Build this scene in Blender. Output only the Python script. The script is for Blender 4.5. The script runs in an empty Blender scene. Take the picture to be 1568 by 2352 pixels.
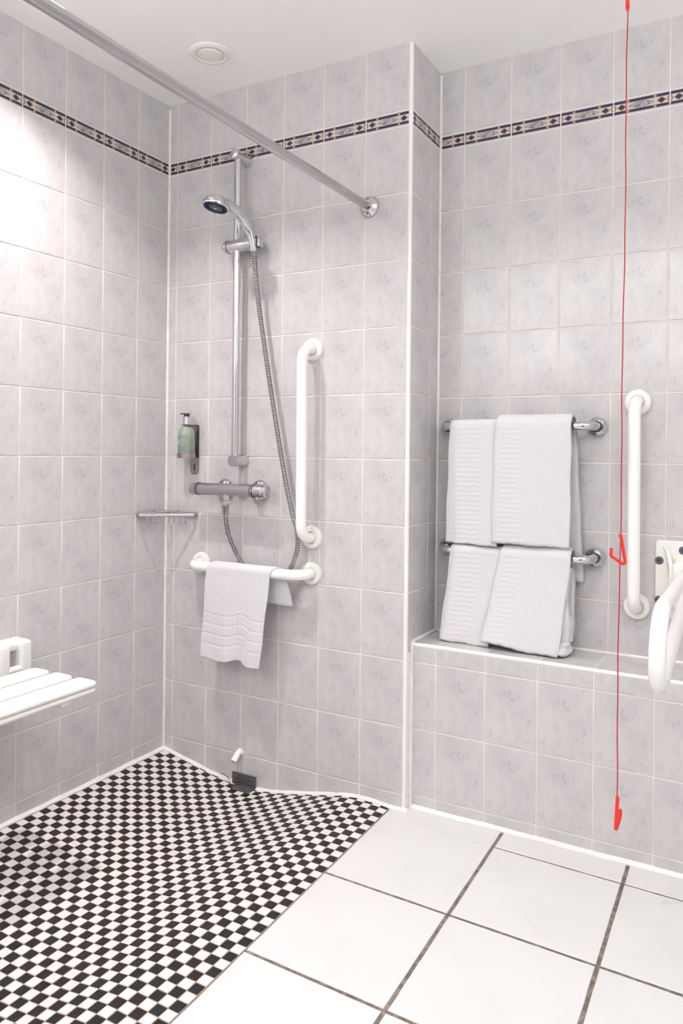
import bpy, math, random
from mathutils import Vector, Matrix
random.seed(7)
PI = math.pi
sc = bpy.context.scene
COL = sc.collection

# ------------------------------------------------------------------ camera
cam_d = bpy.data.cameras.new('camera')
cam = bpy.data.objects.new('camera', cam_d); COL.objects.link(cam); sc.camera = cam
yaw, roll = 0.5016, 0.0107
r0 = Vector((math.cos(yaw), math.sin(yaw), 0)); fw = Vector((-math.sin(yaw), math.cos(yaw), 0)); u0 = Vector((0, 0, 1))
rr = r0*math.cos(roll) + u0*math.sin(roll); uu = -r0*math.sin(roll) + u0*math.cos(roll)
M = Matrix.Identity(4)
for i in range(3):
    M[i][0] = rr[i]; M[i][1] = uu[i]; M[i][2] = -fw[i]
M[0][3], M[1][3], M[2][3] = 1.8889, -2.0405, 1.0273
cam.matrix_world = M
cam_d.sensor_fit = 'HORIZONTAL'; cam_d.sensor_width = 36.0
cam_d.lens = 1727.12*36/1568
cam_d.shift_x = (784-814.95)/1568
cam_d.shift_y = (1033.73-1176)/1568
cam_d.clip_start = 0.02

# ------------------------------------------------------------------ world + exposure
w = bpy.data.worlds.new('world'); sc.world = w; w.use_nodes = True
w.node_tree.nodes['Background'].inputs[0].default_value = (0.8, 0.85, 1, 1)
w.node_tree.nodes['Background'].inputs[1].default_value = 0.3
sc.view_settings.view_transform = 'Standard'; sc.view_settings.look = 'None'
sc.view_settings.gamma = 1.0; sc.view_settings.use_curve_mapping = False
sc.view_settings.exposure = 0.44
sc.cycles.max_bounces = 14; sc.cycles.diffuse_bounces = 9; sc.cycles.glossy_bounces = 5
sc.cycles.transmission_bounces = 8; sc.cycles.caustics_reflective = False; sc.cycles.caustics_refractive = False
sc.cycles.sample_clamp_indirect = 6.0

# ------------------------------------------------------------------ lights (positions; downlights, then added fill; fixtures are built around them below)
SPOTS = [(0.36, -0.74, 6.8), (1.50, -0.62, 1.9), (0.85, -1.75, 1.3), (1.95, -1.75, 1.1)]
FILL_PANEL = (1.35, -2.30, 1.5)  # soft fill added out of view, no known lamp there
FILL_UPLIGHTS = [(0.45, -2.90, 1.62, 15.5), (1.30, -2.90, 1.62, 12.5), (2.66, -1.45, 1.62, 18.0)]  # added out of view to raise the ambient light on ceiling and walls
SPOT_COL = [(1.0, 0.91, 0.90), (1.0, 0.97, 0.96), (1.0, 0.97, 0.96), (1.0, 0.97, 0.96)]
ZC = 2.2505
def ceil_z(x, y): return 2.2505 - 0.005*x + 0.0109*y

# ------------------------------------------------------------------ helpers
def new_mesh(name, verts, faces, mats, smooth=False, midx=None, autosmooth=None):
    me = bpy.data.meshes.new(name)
    me.from_pydata([tuple(v) for v in verts], [], faces)
    for m in (mats if isinstance(mats, (list, tuple)) else [mats]): me.materials.append(m)
    if midx: me.polygons.foreach_set('material_index', midx)
    if smooth: me.polygons.foreach_set('use_smooth', [True]*len(me.polygons))
    me.update()
    if smooth and autosmooth is not None:
        me.set_sharp_from_angle(angle=math.radians(autosmooth))
    return me

class MB:
    """collects geometry for ONE mesh object"""
    def __init__(s): s.v = []; s.f = []; s.mi = []
    def add(s, vs, fs, mi=0, T=None):
        b = len(s.v)
        s.v += [tuple(T @ Vector(v)) for v in vs] if T is not None else [tuple(v) for v in vs]
        s.f += [tuple(i+b for i in f) for f in fs]; s.mi += [mi]*len(fs)
        return s
    def box(s, lo, hi, mi=0, T=None):
        x0, y0, z0 = lo; x1, y1, z1 = hi
        return s.add([(x0,y0,z0),(x1,y0,z0),(x1,y1,z0),(x0,y1,z0),(x0,y0,z1),(x1,y0,z1),(x1,y1,z1),(x0,y1,z1)],
                     [(0,3,2,1),(4,5,6,7),(0,1,5,4),(1,2,6,5),(2,3,7,6),(3,0,4,7)], mi, T)
    def prism(s, pts, lo, hi, bev=0.0, mi=0, T=None, seg=1):
        """2-D outline pts (ccw) extruded along local z, edges bevelled by inset"""
        n = len(pts)
        cx = sum(p[0] for p in pts)/n; cy = sum(p[1] for p in pts)/n
        def inset(d):
            out = []
            for i in range(n):
                p0, p1, p2 = pts[i-1], pts[i], pts[(i+1) % n]
                e1 = Vector((p1[0]-p0[0], p1[1]-p0[1])).normalized(); e2 = Vector((p2[0]-p1[0], p2[1]-p1[1])).normalized()
                n1 = Vector((-e1.y, e1.x)); n2 = Vector((-e2.y, e2.x)); m = (n1+n2)
                m = m/max(m.length_squared, 1e-9)*2
                out.append((p1[0]+m.x*d, p1[1]+m.y*d))
            return out
        rings = []
        if bev > 0:
            for k in range(seg+1):
                a = k/seg*PI/2; rings.append((inset(bev*(1-math.sin(a))), lo+bev*(1-math.cos(a))))
            for k in range(seg+1):
                a = k/seg*PI/2; rings.append((inset(bev*(1-math.cos(a))), hi-bev*(1-math.sin(a))))
        else: rings = [(pts, lo), (pts, hi)]
        vs = []; fs = []
        for R, z in rings: vs += [(p[0], p[1], z) for p in R]
        for k in range(len(rings)-1):
            for i in range(n):
                j = (i+1) % n; fs.append((k*n+i, k*n+j, (k+1)*n+j, (k+1)*n+i))
        fs.append(tuple(range(n-1, -1, -1))); L = (len(rings)-1)*n; fs.append(tuple(L+i for i in range(n)))
        return s.add(vs, fs, mi, T)
    def rbox(s, lo, hi, b, mi=0, T=None, seg=3, rc=None):
        """rounded box: rounded-rect outline in xy, extruded z with bevel"""
        x0, y0, z0 = lo; x1, y1, z1 = hi; rc = rc or b
        pts = rrect(x0, y0, x1, y1, rc, 4)
        return s.prism(pts, z0, z1, b*0.98, mi, T, seg)
    def lathe(s, prof, T=None, n=32, mi=0, cap=True):
        """prof = [(r, h)] around local z"""
        vs = []; fs = []
        for r, h in prof:
            for k in range(n):
                a = 2*PI*k/n; vs.append((r*math.cos(a), r*math.sin(a), h))
        m = len(prof)
        for i in range(m-1):
            for k in range(n):
                j = (k+1) % n; fs.append((i*n+k, i*n+j, (i+1)*n+j, (i+1)*n+k))
        if cap:
            if prof[0][0] > 1e-6: fs.append(tuple(range(n-1, -1, -1)))
            if prof[-1][0] > 1e-6: fs.append(tuple((m-1)*n+k for k in range(n)))
        return s.add(vs, fs, mi, T)
    def tube(s, path, rad, n=14, mi=0, cap=True, T=None, flat=None):
        P = [Vector(p) for p in path]; m = len(P)
        R = rad if isinstance(rad, (list, tuple)) else [rad]*m
        vs = []; fs = []
        t = (P[1]-P[0]).normalized()
        ref = Vector((0, 0, 1)) if abs(t.z) < 0.9 else Vector((0, 1, 0))
        nx = t.cross(ref).normalized()
        for i in range(m):
            if i == 0: t = (P[1]-P[0]).normalized()
            elif i == m-1: t = (P[-1]-P[-2]).normalized()
            else: t = (P[i+1]-P[i-1]).normalized()
            nx = (nx - t*nx.dot(t)).normalized(); ny = t.cross(nx)
            fx, fy = flat or (1, 1)
            for k in range(n):
                a = 2*PI*k/n; vs.append(P[i] + nx*(math.cos(a)*R[i]*fx) + ny*(math.sin(a)*R[i]*fy))
        for i in range(m-1):
            for k in range(n):
                j = (k+1) % n; fs.append((i*n+k, i*n+j, (i+1)*n+j, (i+1)*n+k))
        if cap: fs.append(tuple(range(n-1, -1, -1))); fs.append(tuple((m-1)*n+k for k in range(n)))
        return s.add(vs, fs, mi, T)
    def build(s, name, mats, parent=None, smooth=True, ang=38):
        me = new_mesh(name, s.v, s.f, mats, smooth, s.mi, ang)
        return link(name, me, parent)

def link(name, data, parent=None, loc=None):
    o = bpy.data.objects.new(name, data); COL.objects.link(o)
    if parent is not None: o.parent = parent
    if loc is not None: o.location = loc
    return o
def tag(o, label=None, cat=None, group=None, kind=None):
    if label: o['label'] = label
    if cat: o['category'] = cat
    if group: o['group'] = group
    if kind: o['kind'] = kind
    return o
def thing(name, label, cat, loc=(0, 0, 0), group=None):
    """an Empty at the thing's base; parts are written in world coordinates and re-based"""
    o = link(name, None, None, loc); o.empty_display_size = 0.05
    return tag(o, label, cat, group)
def under(part, root):
    """parent a part built in world coordinates to a thing standing elsewhere"""
    part.parent = root
    L = root.location
    if L.length > 0:
        if part.data and part.data.users == 1: part.data.transform(Matrix.Translation(-L))
    return part
def rrect(x0, y0, x1, y1, r, k=4):
    pts = []
    for cx, cy, a0 in ((x1-r, y0+r, -PI/2), (x1-r, y1-r, 0), (x0+r, y1-r, PI/2), (x0+r, y0+r, PI)):
        for i in range(k+1):
            a = a0+i/k*PI/2; pts.append((cx+r*math.cos(a), cy+r*math.sin(a)))
    return pts
def frame(origin, zdir, xdir=None):
    z = Vector(zdir).normalized(); x = Vector(xdir) if xdir else (Vector((1, 0, 0)) if abs(z.x) < 0.9 else Vector((0, 0, 1)))
    x = (x - z*x.dot(z)).normalized(); y = z.cross(x)
    T = Matrix.Identity(4)
    for i in range(3): T[i][0] = x[i]; T[i][1] = y[i]; T[i][2] = z[i]; T[i][3] = origin[i]
    return T
def arc_path(pts, rad, seg=8):
    """polyline with its corners rounded"""
    P = [Vector(p) for p in pts]; out = [P[0]]
    for i in range(1, len(P)-1):
        a, b, c = P[i-1], P[i], P[i+1]; d1 = (a-b).normalized(); d2 = (c-b).normalized()
        r = rad[i-1] if isinstance(rad, (list, tuple)) else rad
        ang = d1.angle(d2); L = r/math.tan(ang/2)
        p1 = b+d1*L; p2 = b+d2*L; cen = b+(d1+d2).normalized()*(r/math.sin(ang/2))
        v1 = p1-cen; v2 = p2-cen; th = v1.angle(v2)
        for k in range(seg+1):
            t = k/seg; out.append(cen+(v1*math.sin((1-t)*th)+v2*math.sin(t*th))/math.sin(th))
    out.append(P[-1]); return out
def smoothpath(pts, n=10):
    P = [Vector(p) for p in pts]; P = [P[0]*2-P[1]]+P+[P[-1]*2-P[-2]]; out = []
    for i in range(1, len(P)-2):
        for k in range(n):
            t = k/n; a, b, c, d = P[i-1:i+3]
            out.append(0.5*((2*b)+(c-a)*t+(2*a-5*b+4*c-d)*t*t+(3*b-a-3*c+d)*t**3))
    out.append(P[-2]); return out

# ------------------------------------------------------------------ material helpers
class S:
    """socket wrapper so node maths reads like maths"""
    def __init__(s, nt, k): s.nt = nt; s.k = k
    def _m(s, op, *a, clamp=False):
        n = s.nt.nodes.new('ShaderNodeMath'); n.operation = op; n.use_clamp = clamp
        for i, x in enumerate((s,)+a):
            if isinstance(x, S): s.nt.links.new(x.k, n.inputs[i])
            else: n.inputs[i].default_value = x
        return S(s.nt, n.outputs[0])
    def __add__(s, o): return s._m('ADD', o)
    def __sub__(s, o): return s._m('SUBTRACT', o)
    def __mul__(s, o): return s._m('MULTIPLY', o)
    def __truediv__(s, o): return s._m('DIVIDE', o)
    def abs(s): return s._m('ABSOLUTE')
    def lt(s, o): return s._m('LESS_THAN', o)
    def gt(s, o): return s._m('GREATER_THAN', o)
    def mx(s, o): return s._m('MAXIMUM', o)
    def mn(s, o): return s._m('MINIMUM', o)
    def pw(s, o): return s._m('POWER', o)
    def inv(s): return S(s.nt, s.k)._m('MULTIPLY', -1.0)+1.0
    def ss(s, a, b, lo=0.0, hi=1.0):
        n = s.nt.nodes.new('ShaderNodeMapRange'); n.interpolation_type = 'SMOOTHSTEP'
        s.nt.links.new(s.k, n.inputs['Value'])
        for nm, v in (('From Min', a), ('From Max', b), ('To Min', lo), ('To Max', hi)): n.inputs[nm].default_value = v
        return S(s.nt, n.outputs[0])
def mat(name, col=(0.8, 0.8, 0.8), rough=0.5, metal=0.0, **kw):
    m = bpy.data.materials.new(name); m.use_nodes = True
    b = m.node_tree.nodes['Principled BSDF']
    b.inputs['Base Color'].default_value = (*col, 1); b.inputs['Roughness'].default_value = rough; b.inputs['Metallic'].default_value = metal
    for k, v in kw.items():
        b.inputs[k.replace('_', ' ')].default_value = v
    return m
def nodes(m): return m.node_tree, m.node_tree.nodes['Principled BSDF']
def coords(nt, out='Object'):
    t = nt.nodes.new('ShaderNodeTexCoord'); return t.outputs[out]
def sep(nt, k):
    n = nt.nodes.new('ShaderNodeSeparateXYZ'); nt.links.new(k, n.inputs[0]); return [S(nt, o) for o in n.outputs]
def noise(nt, vec, scale=5, detail=3, rough=0.5, mapping=None, dist=0.0):
    if mapping:
        mp = nt.nodes.new('ShaderNodeMapping'); nt.links.new(vec, mp.inputs[0])
        mp.inputs['Location'].default_value = mapping.get('loc', (0, 0, 0)); mp.inputs['Rotation'].default_value = mapping.get('rot', (0, 0, 0)); mp.inputs['Scale'].default_value = mapping.get('scale', (1, 1, 1))
        vec = mp.outputs[0]
    n = nt.nodes.new('ShaderNodeTexNoise'); nt.links.new(vec, n.inputs['Vector'])
    n.inputs['Scale'].default_value = scale; n.inputs['Detail'].default_value = detail; n.inputs['Roughness'].default_value = rough; n.inputs['Distortion'].default_value = dist
    return S(nt, n.outputs['Fac'])
def mix(nt, fac, a, b):
    n = nt.nodes.new('ShaderNodeMix'); n.data_type = 'RGBA'
    if isinstance(fac, S): nt.links.new(fac.k, n.inputs[0])
    else: n.inputs[0].default_value = fac
    for i, c in ((6, a), (7, b)):
        if isinstance(c, tuple): n.inputs[i].default_value = (*c, 1)
        else: nt.links.new(c, n.inputs[i])
    return n.outputs[2]
def bump(nt, b, h, strength=0.2, dist=0.001):
    n = nt.nodes.new('ShaderNodeBump'); n.inputs['Strength'].default_value = strength; n.inputs['Distance'].default_value = dist
    nt.links.new(h.k, n.inputs['Height']); nt.links.new(n.outputs[0], b.inputs['Normal']); return n

# glazed wall tile: the same printed cloud/vein pattern on every tile (tile-local coordinates, x across, z up)
def tile_material():
    m = mat('glazed_grey_tile', (0.62, 0.6, 0.61), 0.14); nt, b = nodes(m)
    oc = coords(nt); x, y, z = sep(nt, oc)
    base = noise(nt, oc, 14, 4, 0.6, dict(rot=(0, -0.6, 0), scale=(1, 1, 0.6)))
    fine = noise(nt, oc, 46, 6, 0.75, dict(rot=(0, 0.70, 0), scale=(1.0, 1, 0.42), loc=(0.2, 0, 0)), 0.6)
    speck = noise(nt, oc, 170, 4, 0.8, dict(rot=(0, 0.70, 0), scale=(1.0, 1, 0.6), loc=(2, 0, 1)))
    warp = noise(nt, oc, 35, 2, 0.5, dict(loc=(3, 1, 2)))-0.5
    brush = noise(nt, oc, 70, 5, 0.75, dict(rot=(0, 0.85, 0), scale=(1.5, 1, 0.7), loc=(1, 0, 5)), 1.0).ss(0.42, 0.70)
    brush2 = noise(nt, oc, 80, 5, 0.75, dict(rot=(0, 0.75, 0), scale=(2.0, 1, 0.5), loc=(4, 0, 5))).ss(0.42, 0.75)
    def blob(cx, cz, rx, rz, rot=0.0):
        c, s_ = math.cos(rot), math.sin(rot); dx = x-cx; dz = z-cz
        u = (dx*c+dz*s_)/rx; v = (dz*c-dx*s_)/rz
        return (u*u+v*v).ss(1.0, 0.0)
    smudge = (blob(0.0, 0.045, 0.045, 0.020, 0.15)*brush*1.0).mx(blob(0.010, 0.055, 0.030, 0.010, 0.1)*brush)
    smudge = smudge.mx(blob(-0.058, -0.074, 0.018, 0.020, 0.4)*brush2*1.1)
    smudge = smudge.mx(blob(-0.030, -0.02, 0.022, 0.030, 0.5)*brush2*0.7)
    smudge = smudge.mx(blob(0.042, -0.076, 0.013, 0.006, 0.5)*brush2*1.0)
    smudge = smudge.mx(blob(0.055, -0.035, 0.012, 0.026, -0.1)*brush2*0.8)
    smudge = smudge.mx(blob(0.02, -0.094, 0.045, 0.006, 0.1)*brush*0.8)
    def vein(x0, z0, x1, z1, wd=0.0019):
        L = math.hypot(x1-x0, z1-z0); ux, uz = (x1-x0)/L, (z1-z0)/L
        dx = x-x0; dz = z-z0; al = dx*ux+dz*uz; ac = (dx*(-uz)+dz*ux+warp*0.022).abs()
        return ac.ss(wd, wd*0.25)*al.gt(0.0)*al.lt(L)
    veins = vein(0.058, -0.012, 0.0, -0.09).mx(vein(0.058, -0.012, 0.052, -0.055, 0.001)).mx(vein(-0.025, 0.095, -0.034, 0.045, 0.0009)).mx(vein(0.03, 0.062, 0.07, 0.02, 0.0009))
    c = mix(nt, base.ss(0.35, 0.65), (0.518, 0.499, 0.508), (0.586, 0.566, 0.570))
    c = mix(nt, fine.ss(0.50, 0.75)*0.42, c, (0.42, 0.400, 0.42))
    c = mix(nt, speck.ss(0.54, 0.78)*0.30, c, (0.40, 0.38, 0.40))
    c = mix(nt, smudge*0.72, c, (0.31, 0.295, 0.325))
    veins = veins*speck.ss(0.38, 0.60)
    c = mix(nt, veins*0.34, c, (0.32, 0.30, 0.325))
    nt.links.new(c, b.inputs['Base Color'])
    b.inputs['Specular IOR Level'].default_value = 0.5
    bump(nt, b, noise(nt, oc, 9, 1, 0.4, dict(loc=(7, 0, 0))), 0.10, 0.004)
    return m
# printed border tile (0.149 x 0.044)
def border_material():
    m = mat('printed_border_tile', (0.7, 0.68, 0.66), 0.18); nt, b = nodes(m)
    oc = coords(nt); x, y, z = sep(nt, oc)
    u = x/0.149; ax = u.abs(); az = (z/0.044).abs()
    n1 = noise(nt, oc, 260, 3, 0.6); n2 = noise(nt, oc, 90, 5, 0.7, dict(rot=(0, 0.7, 0), scale=(1, 1, 0.5)))
    azn = az+(n1-0.5)*0.03
    white = (0.56, 0.52, 0.49); brown = (0.20, 0.105, 0.06); navy = (0.014, 0.022, 0.080); cream = (0.40, 0.33, 0.26)
    band = azn.gt(0.225)*azn.lt(0.425); bandin = azn.gt(0.255)*azn.lt(0.395)
    navyc = mix(nt, n1.ss(0.55, 0.8)*0.5, navy, (0.10, 0.10, 0.14))
    c = mix(nt, band, white, brown); c = mix(nt, bandin, c, navyc)
    sq = (ax-0.245).abs()
    c = mix(nt, band*sq.lt(0.031), c, brown); c = mix(nt, band*sq.lt(0.021)*(azn-0.32).abs().lt(0.062), c, cream)
    # central lens
    du = ax/0.235; lens = az+du*du*0.20
    c = mix(nt, lens.lt(0.205)*ax.lt(0.235), c, brown)
    c = mix(nt, lens.lt(0.178)*ax.lt(0.215), c, mix(nt, n2.ss(0.35, 0.65), (0.16, 0.15, 0.15), (0.50, 0.49, 0.48)))
    # diamonds and half rounds, thin linking lines
    dm = (ax-0.36).abs()/0.085+az/0.215
    c = mix(nt, dm.lt(1.0), c, brown); c = mix(nt, dm.lt(0.68), c, navy)
    ex = (ax-0.5)/0.045; rd = ex*ex+(az/0.19)*(az/0.19)
    c = mix(nt, rd.lt(1.0), c, brown); c = mix(nt, rd.lt(0.45), c, cream)
    cr = ((ax-0.262).abs()*2.2-az).abs()*az.lt(0.24)
    c = mix(nt, cr.lt(0.012)*(ax-0.262).abs().lt(0.09)*az.gt(0.03)*az.lt(0.235), c, (0.35, 0.27, 0.22))
    nt.links.new(c, b.inputs['Base Color']); return m
def simple_noise_mat(name, c1, c2, scale, rough, bs=0.0, bd=0.001, detail=4, lo=0.35, hi=0.65, **kw):
    m = mat(name, c1, rough, **kw); nt, b = nodes(m); oc = coords(nt)
    n = noise(nt, oc, scale, detail, 0.6); nt.links.new(mix(nt, n.ss(lo, hi), c1, c2), b.inputs['Base Color'])
    if bs: bump(nt, b, n, bs, bd)
    return m
M_TILE = tile_material(); M_BORDER = border_material()
M_GROUT = simple_noise_mat('cream_grout', (0.74, 0.71, 0.685), (0.66, 0.61, 0.56), 12, 0.8, 0.2, 0.0005, lo=0.45, hi=0.8)
M_SIL = simple_noise_mat('white_silicone', (0.80, 0.79, 0.79), (0.74, 0.71, 0.69), 18, 0.35, 0.3, 0.001)
M_TRIM = mat('white_plastic_trim', (0.82, 0.81, 0.80), 0.28)
M_CEIL = simple_noise_mat('painted_ceiling', (0.93, 0.925, 0.915), (0.915, 0.91, 0.90), 120, 0.75, 0.08, 0.0006)
M_FTILE = simple_noise_mat('white_floor_tile', (0.67, 0.672, 0.668), (0.62, 0.622, 0.62), 5, 0.42, 0.05, 0.0005, lo=0.45, hi=0.85)
M_FGROUT = simple_noise_mat('dark_brown_grout', (0.13, 0.105, 0.09), (0.30, 0.25, 0.215), 55, 0.9, 0.5, 0.002, 6, lo=0.40, hi=0.72)
M_MGROUT = simple_noise_mat('brown_mosaic_grout', (0.36, 0.25, 0.19), (0.30, 0.27, 0.23), 16, 0.85, 0.2, 0.0006, lo=0.4, hi=0.6)
M_BLACK = simple_noise_mat('black_mosaic', (0.014, 0.012, 0.012), (0.020, 0.018, 0.018), 3, 0.42, Specular_IOR_Level=0.3)
M_WHITE = simple_noise_mat('white_mosaic', (0.70, 0.665, 0.67), (0.73, 0.70, 0.70), 3, 0.30)
M_CHROME = mat('chrome', (0.66, 0.66, 0.68), 0.07, 1.0)
M_SATIN = mat('worn_chrome', (0.50, 0.48, 0.50), 0.26, 1.0)
M_STEEL = simple_noise_mat('brushed_steel', (0.42, 0.37, 0.34), (0.36, 0.32, 0.30), 60, 0.32, metal=1.0)
M_DARKMETAL = mat('dark_metal', (0.16, 0.16, 0.17), 0.35, 0.8)
M_WPLASTIC = mat('white_plastic', (0.76, 0.755, 0.74), 0.25)
M_WPLASTIC2 = mat('cream_white_plastic', (0.82, 0.80, 0.76), 0.30)
M_RAILW = mat('white_coated_tube', (0.88, 0.87, 0.86), 0.16, 0.0, Coat_Weight=0.4)
M_BLKPL = mat('black_plastic', (0.012, 0.012, 0.013), 0.3)
M_GRATE = mat('charcoal_grate_plastic', (0.085, 0.081, 0.085), 0.45)
M_HOLE = mat('hole_dark', (0.004, 0.004, 0.004), 0.9)
M_NAVYR = mat('navy_rubber', (0.015, 0.03, 0.09), 0.4)
M_SHGREY = mat('shower_face_grey', (0.07, 0.07, 0.075), 0.4)
M_RED = mat('red_plastic', (0.80, 0.025, 0.018), 0.25)
M_REDCORD = simple_noise_mat('red_cord', (0.50, 0.02, 0.025), (0.36, 0.015, 0.02), 900, 0.7)
M_SCREW = mat('grey_screw_cap', (0.12, 0.135, 0.165), 0.35, 0.5)
M_INK = mat('green_black_ink', (0.04, 0.08, 0.06), 0.5)
M_BOTTLE = mat('clear_green_bottle', (0.80, 0.90, 0.82), 0.05, 0.0, IOR=1.45, Transmission_Weight=0.35)
def soap_mat():
    m = mat('pale_green_soap', (0.36, 0.44, 0.365), 0.08, 0.0, IOR=1.4, Transmission_Weight=0.35, Coat_Weight=0.6)
    return m
M_SOAP = soap_mat()
def terry(name, col):
    m = mat(name, col, 0.95, 0.0, Sheen_Weight=0.25, Sheen_Roughness=0.5); nt, b = nodes(m); oc = coords(nt)
    n = noise(nt, oc, 520, 2, 0.6); n2 = noise(nt, oc, 30, 3, 0.6)
    nt.links.new(mix(nt, n.ss(0.3, 0.7), tuple(c*0.94 for c in col), col), b.inputs['Base Color'])
    bump(nt, b, n*1.0+n2*0.5, 0.75, 0.0018); return m
M_TERRY = terry('white_terry', (0.69, 0.68, 0.705))

# ------------------------------------------------------------------ tiled walls
W, H = 0.1516, 0.200
TW, TH = W-0.0032, H-0.0032
def tile_mesh(x0, x1, z0, z1, m, bev=0.0020, th=0.0035, name='tile'):
    """tile in its own frame: x across, z up, front face at y=0 looking to -y; the frame origin is the full tile's centre"""
    v = []
    dome = 0.0009
    for ix, iy in ((0, th), (0, dome+0.0006), (bev*0.35, dome*0.3), (bev, 0)):
        v += [(x0+ix, iy, z0+ix), (x1-ix, iy, z0+ix), (x1-ix, iy, z1-ix), (x0+ix, iy, z1-ix)]
    f = []
    for k in range(3):
        for i in range(4):
            j = (i+1) % 4; f.append((k*4+i, k*4+j, (k+1)*4+j, (k+1)*4+i))
    f.append((12, 13, 14, 15))
    me = new_mesh(name, v, f, m, True, None, 60)
    me.polygons[len(f)-1].use_smooth = False
    return me
CACHE = {}
def get_tile(x0, x1, z0, z1, border=False):
    k = (round(x0, 4), round(x1, 4), round(z0, 4), round(z1, 4), border)
    if k not in CACHE: CACHE[k] = tile_mesh(x0, x1, z0, z1, M_BORDER if border else M_TILE, name='border_tile' if border else 'wall_tile')
    return CACHE[k]
def rows_for(zbot, ztop):
    out = []                                                     # (zc, z0, z1, is_border)
    for k in range(-1, 10):
        out.append((k*H+H/2, k*H, (k+1)*H, False))
    out.append((2.0235, 2.0, 2.047, True))
    out.append((2.047+H/2, 2.047, 2.247+0.02, False))
    res = []
    for zc, a, b_, bd in out:
        a2, b2 = max(a, zbot), min(b_, ztop)
        if b2-a2 > 0.012: res.append((zc, a2, b2, bd))
    return res
def tiled_wall(name, origin, xdir, length, lines, zbot, ztop, flips=(), slab_th=0.06, zoff=0.0, grout=M_GROUT, zslab=None):
    """origin = wall foot at u=0; xdir = u direction (so that the outward normal is -y of the tile frame); lines = first full joint u + pitch"""
    xd = Vector(xdir); yd = Vector((0, 0, 1)).cross(xd)            # into the wall
    R = Matrix.Identity(4)
    for i in range(3): R[i][0] = xd[i]; R[i][1] = yd[i]; R[i][2] = (0, 0, 1)[i]
    root_me = MB().box((0, 0.0014, (zslab or (zbot, ztop))[0]), (length, slab_th, (zslab or (zbot, ztop))[1])).build(name, grout, None, False)
    T = Matrix.Translation(Vector(origin)) @ R
    root_me.matrix_world = T
    tag(root_me, kind='structure')
    us = []
    u = lines
    while u > 1e-4: u -= W
    while u < length-1e-4:
        us.append(u); u += W
    rows = rows_for(zbot-zoff, ztop-zoff)
    for ci, u in enumerate(us):
        a, b_ = max(u, 0.0), min(u+W, length)
        if b_-a < 0.008: continue
        uc = u+W/2
        for ri, (zc, z0, z1, bd) in enumerate(rows):
            g = 0.0016
            x0 = a-uc+(g if a > 1e-4 else 0.001); x1 = b_-uc-g
            lz0 = z0-zc+g; lz1 = z1-zc-g
            flip = (ci, ri) in flips
            if flip: x0, x1, lz0, lz1 = -x1, -x0, -lz1, -lz0
            me = get_tile(x0, x1, lz0, lz1, bd)
            o = link('border_tile' if bd else 'wall_tile', me, root_me)
            o.location = (uc, 0, zc+zoff)
            if flip: o.rotation_euler = (0, PI, 0)
    return root_me
ZF = -0.045; ZT = 2.262; YR = -3.0; XR = 2.75; D = 0.2211; XC = 0.9521
# left wall: u runs from the front (y=-LL) towards the corner, so its outward normal is +x
LL = 9*W
tiled_wall('wall_left', (0, -LL, 0), (0, 1, 0), LL, 0.0, -0.11, ZT, flips={(6, 3), (6, 4)})
tiled_wall('wall_back', (0, 0, 0), (1, 0, 0), XC-0.010, 0.0381, -0.20, ZT)
tiled_wall('wall_return', (XC, 0.010, 0), (0, 1, 0), D-0.010, 0.1496-0.010, 0.42, ZT, slab_th=0.05)
tiled_wall('wall_recess', (XC, D, 0), (1, 0, 0), 2.75-XC, 1.0346-XC, 0.42, ZT, zoff=-0.0025)
LY, LZ = 0.0331, 0.447
ledge = tiled_wall('wall_ledge', (XC, LY, 0), (1, 0, 0), 2.75-XC, 1.032-XC, -0.11, LZ-0.006, slab_th=0.03, zoff=-0.0076)
# plain painted continuation of the room behind the photographer
def struct_box(name, lo, hi, m): return tag(MB().box(lo, hi).build(name, m, None, False), kind='structure')
M_PAINT = mat('white_wall_paint', (0.80, 0.80, 0.80), 0.6)
struct_box('wall_left', (-0.06, YR, -0.16), (0.0, -LL, ZT), M_PAINT)
struct_box('wall_right', (XR, YR, -0.16), (XR+0.06, D+0.05, ZT), M_PAINT)
struct_box('wall_rear', (-0.06, YR-0.06, -0.16), (XR+0.06, YR, ZT), M_PAINT)
M_DOOR = simple_noise_mat('dark_wood_door', (0.16, 0.09, 0.05), (0.10, 0.055, 0.03), 7, 0.35)
dr = tag(MB().rbox((1.75, YR-0.002, ZF+0.01), (2.55, YR+0.035, 1.98), 0.004).build('door_1', M_DOOR), kind='structure')
k = MB().lathe([(0.024, 0), (0.024, 0.006), (0.009, 0.008), (0.009, 0.045)], frame((1.83, YR+0.035, 0.98), (0, 1, 0))).tube([(1.83, YR+0.08, 0.98), (1.95, YR+0.08, 0.98)], 0.009).build('door_handle', M_CHROME, dr)
# ceiling: a plane that follows the slightly out-of-level ceiling line
cv = []
for zz in (0, 0.05):
    for x, y in ((-0.06, YR-0.06), (XR+0.06, YR-0.06), (XR+0.06, D+0.06), (-0.06, D+0.06)): cv.append((x, y, ceil_z(x, y)+zz))
ceil = link('ceiling', new_mesh('ceiling', cv, [(0, 1, 2, 3), (4, 7, 6, 5), (0, 4, 5, 1), (1, 5, 6, 2), (2, 6, 7, 3), (3, 7, 4, 0)], M_CEIL)); tag(ceil, kind='structure')
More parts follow.
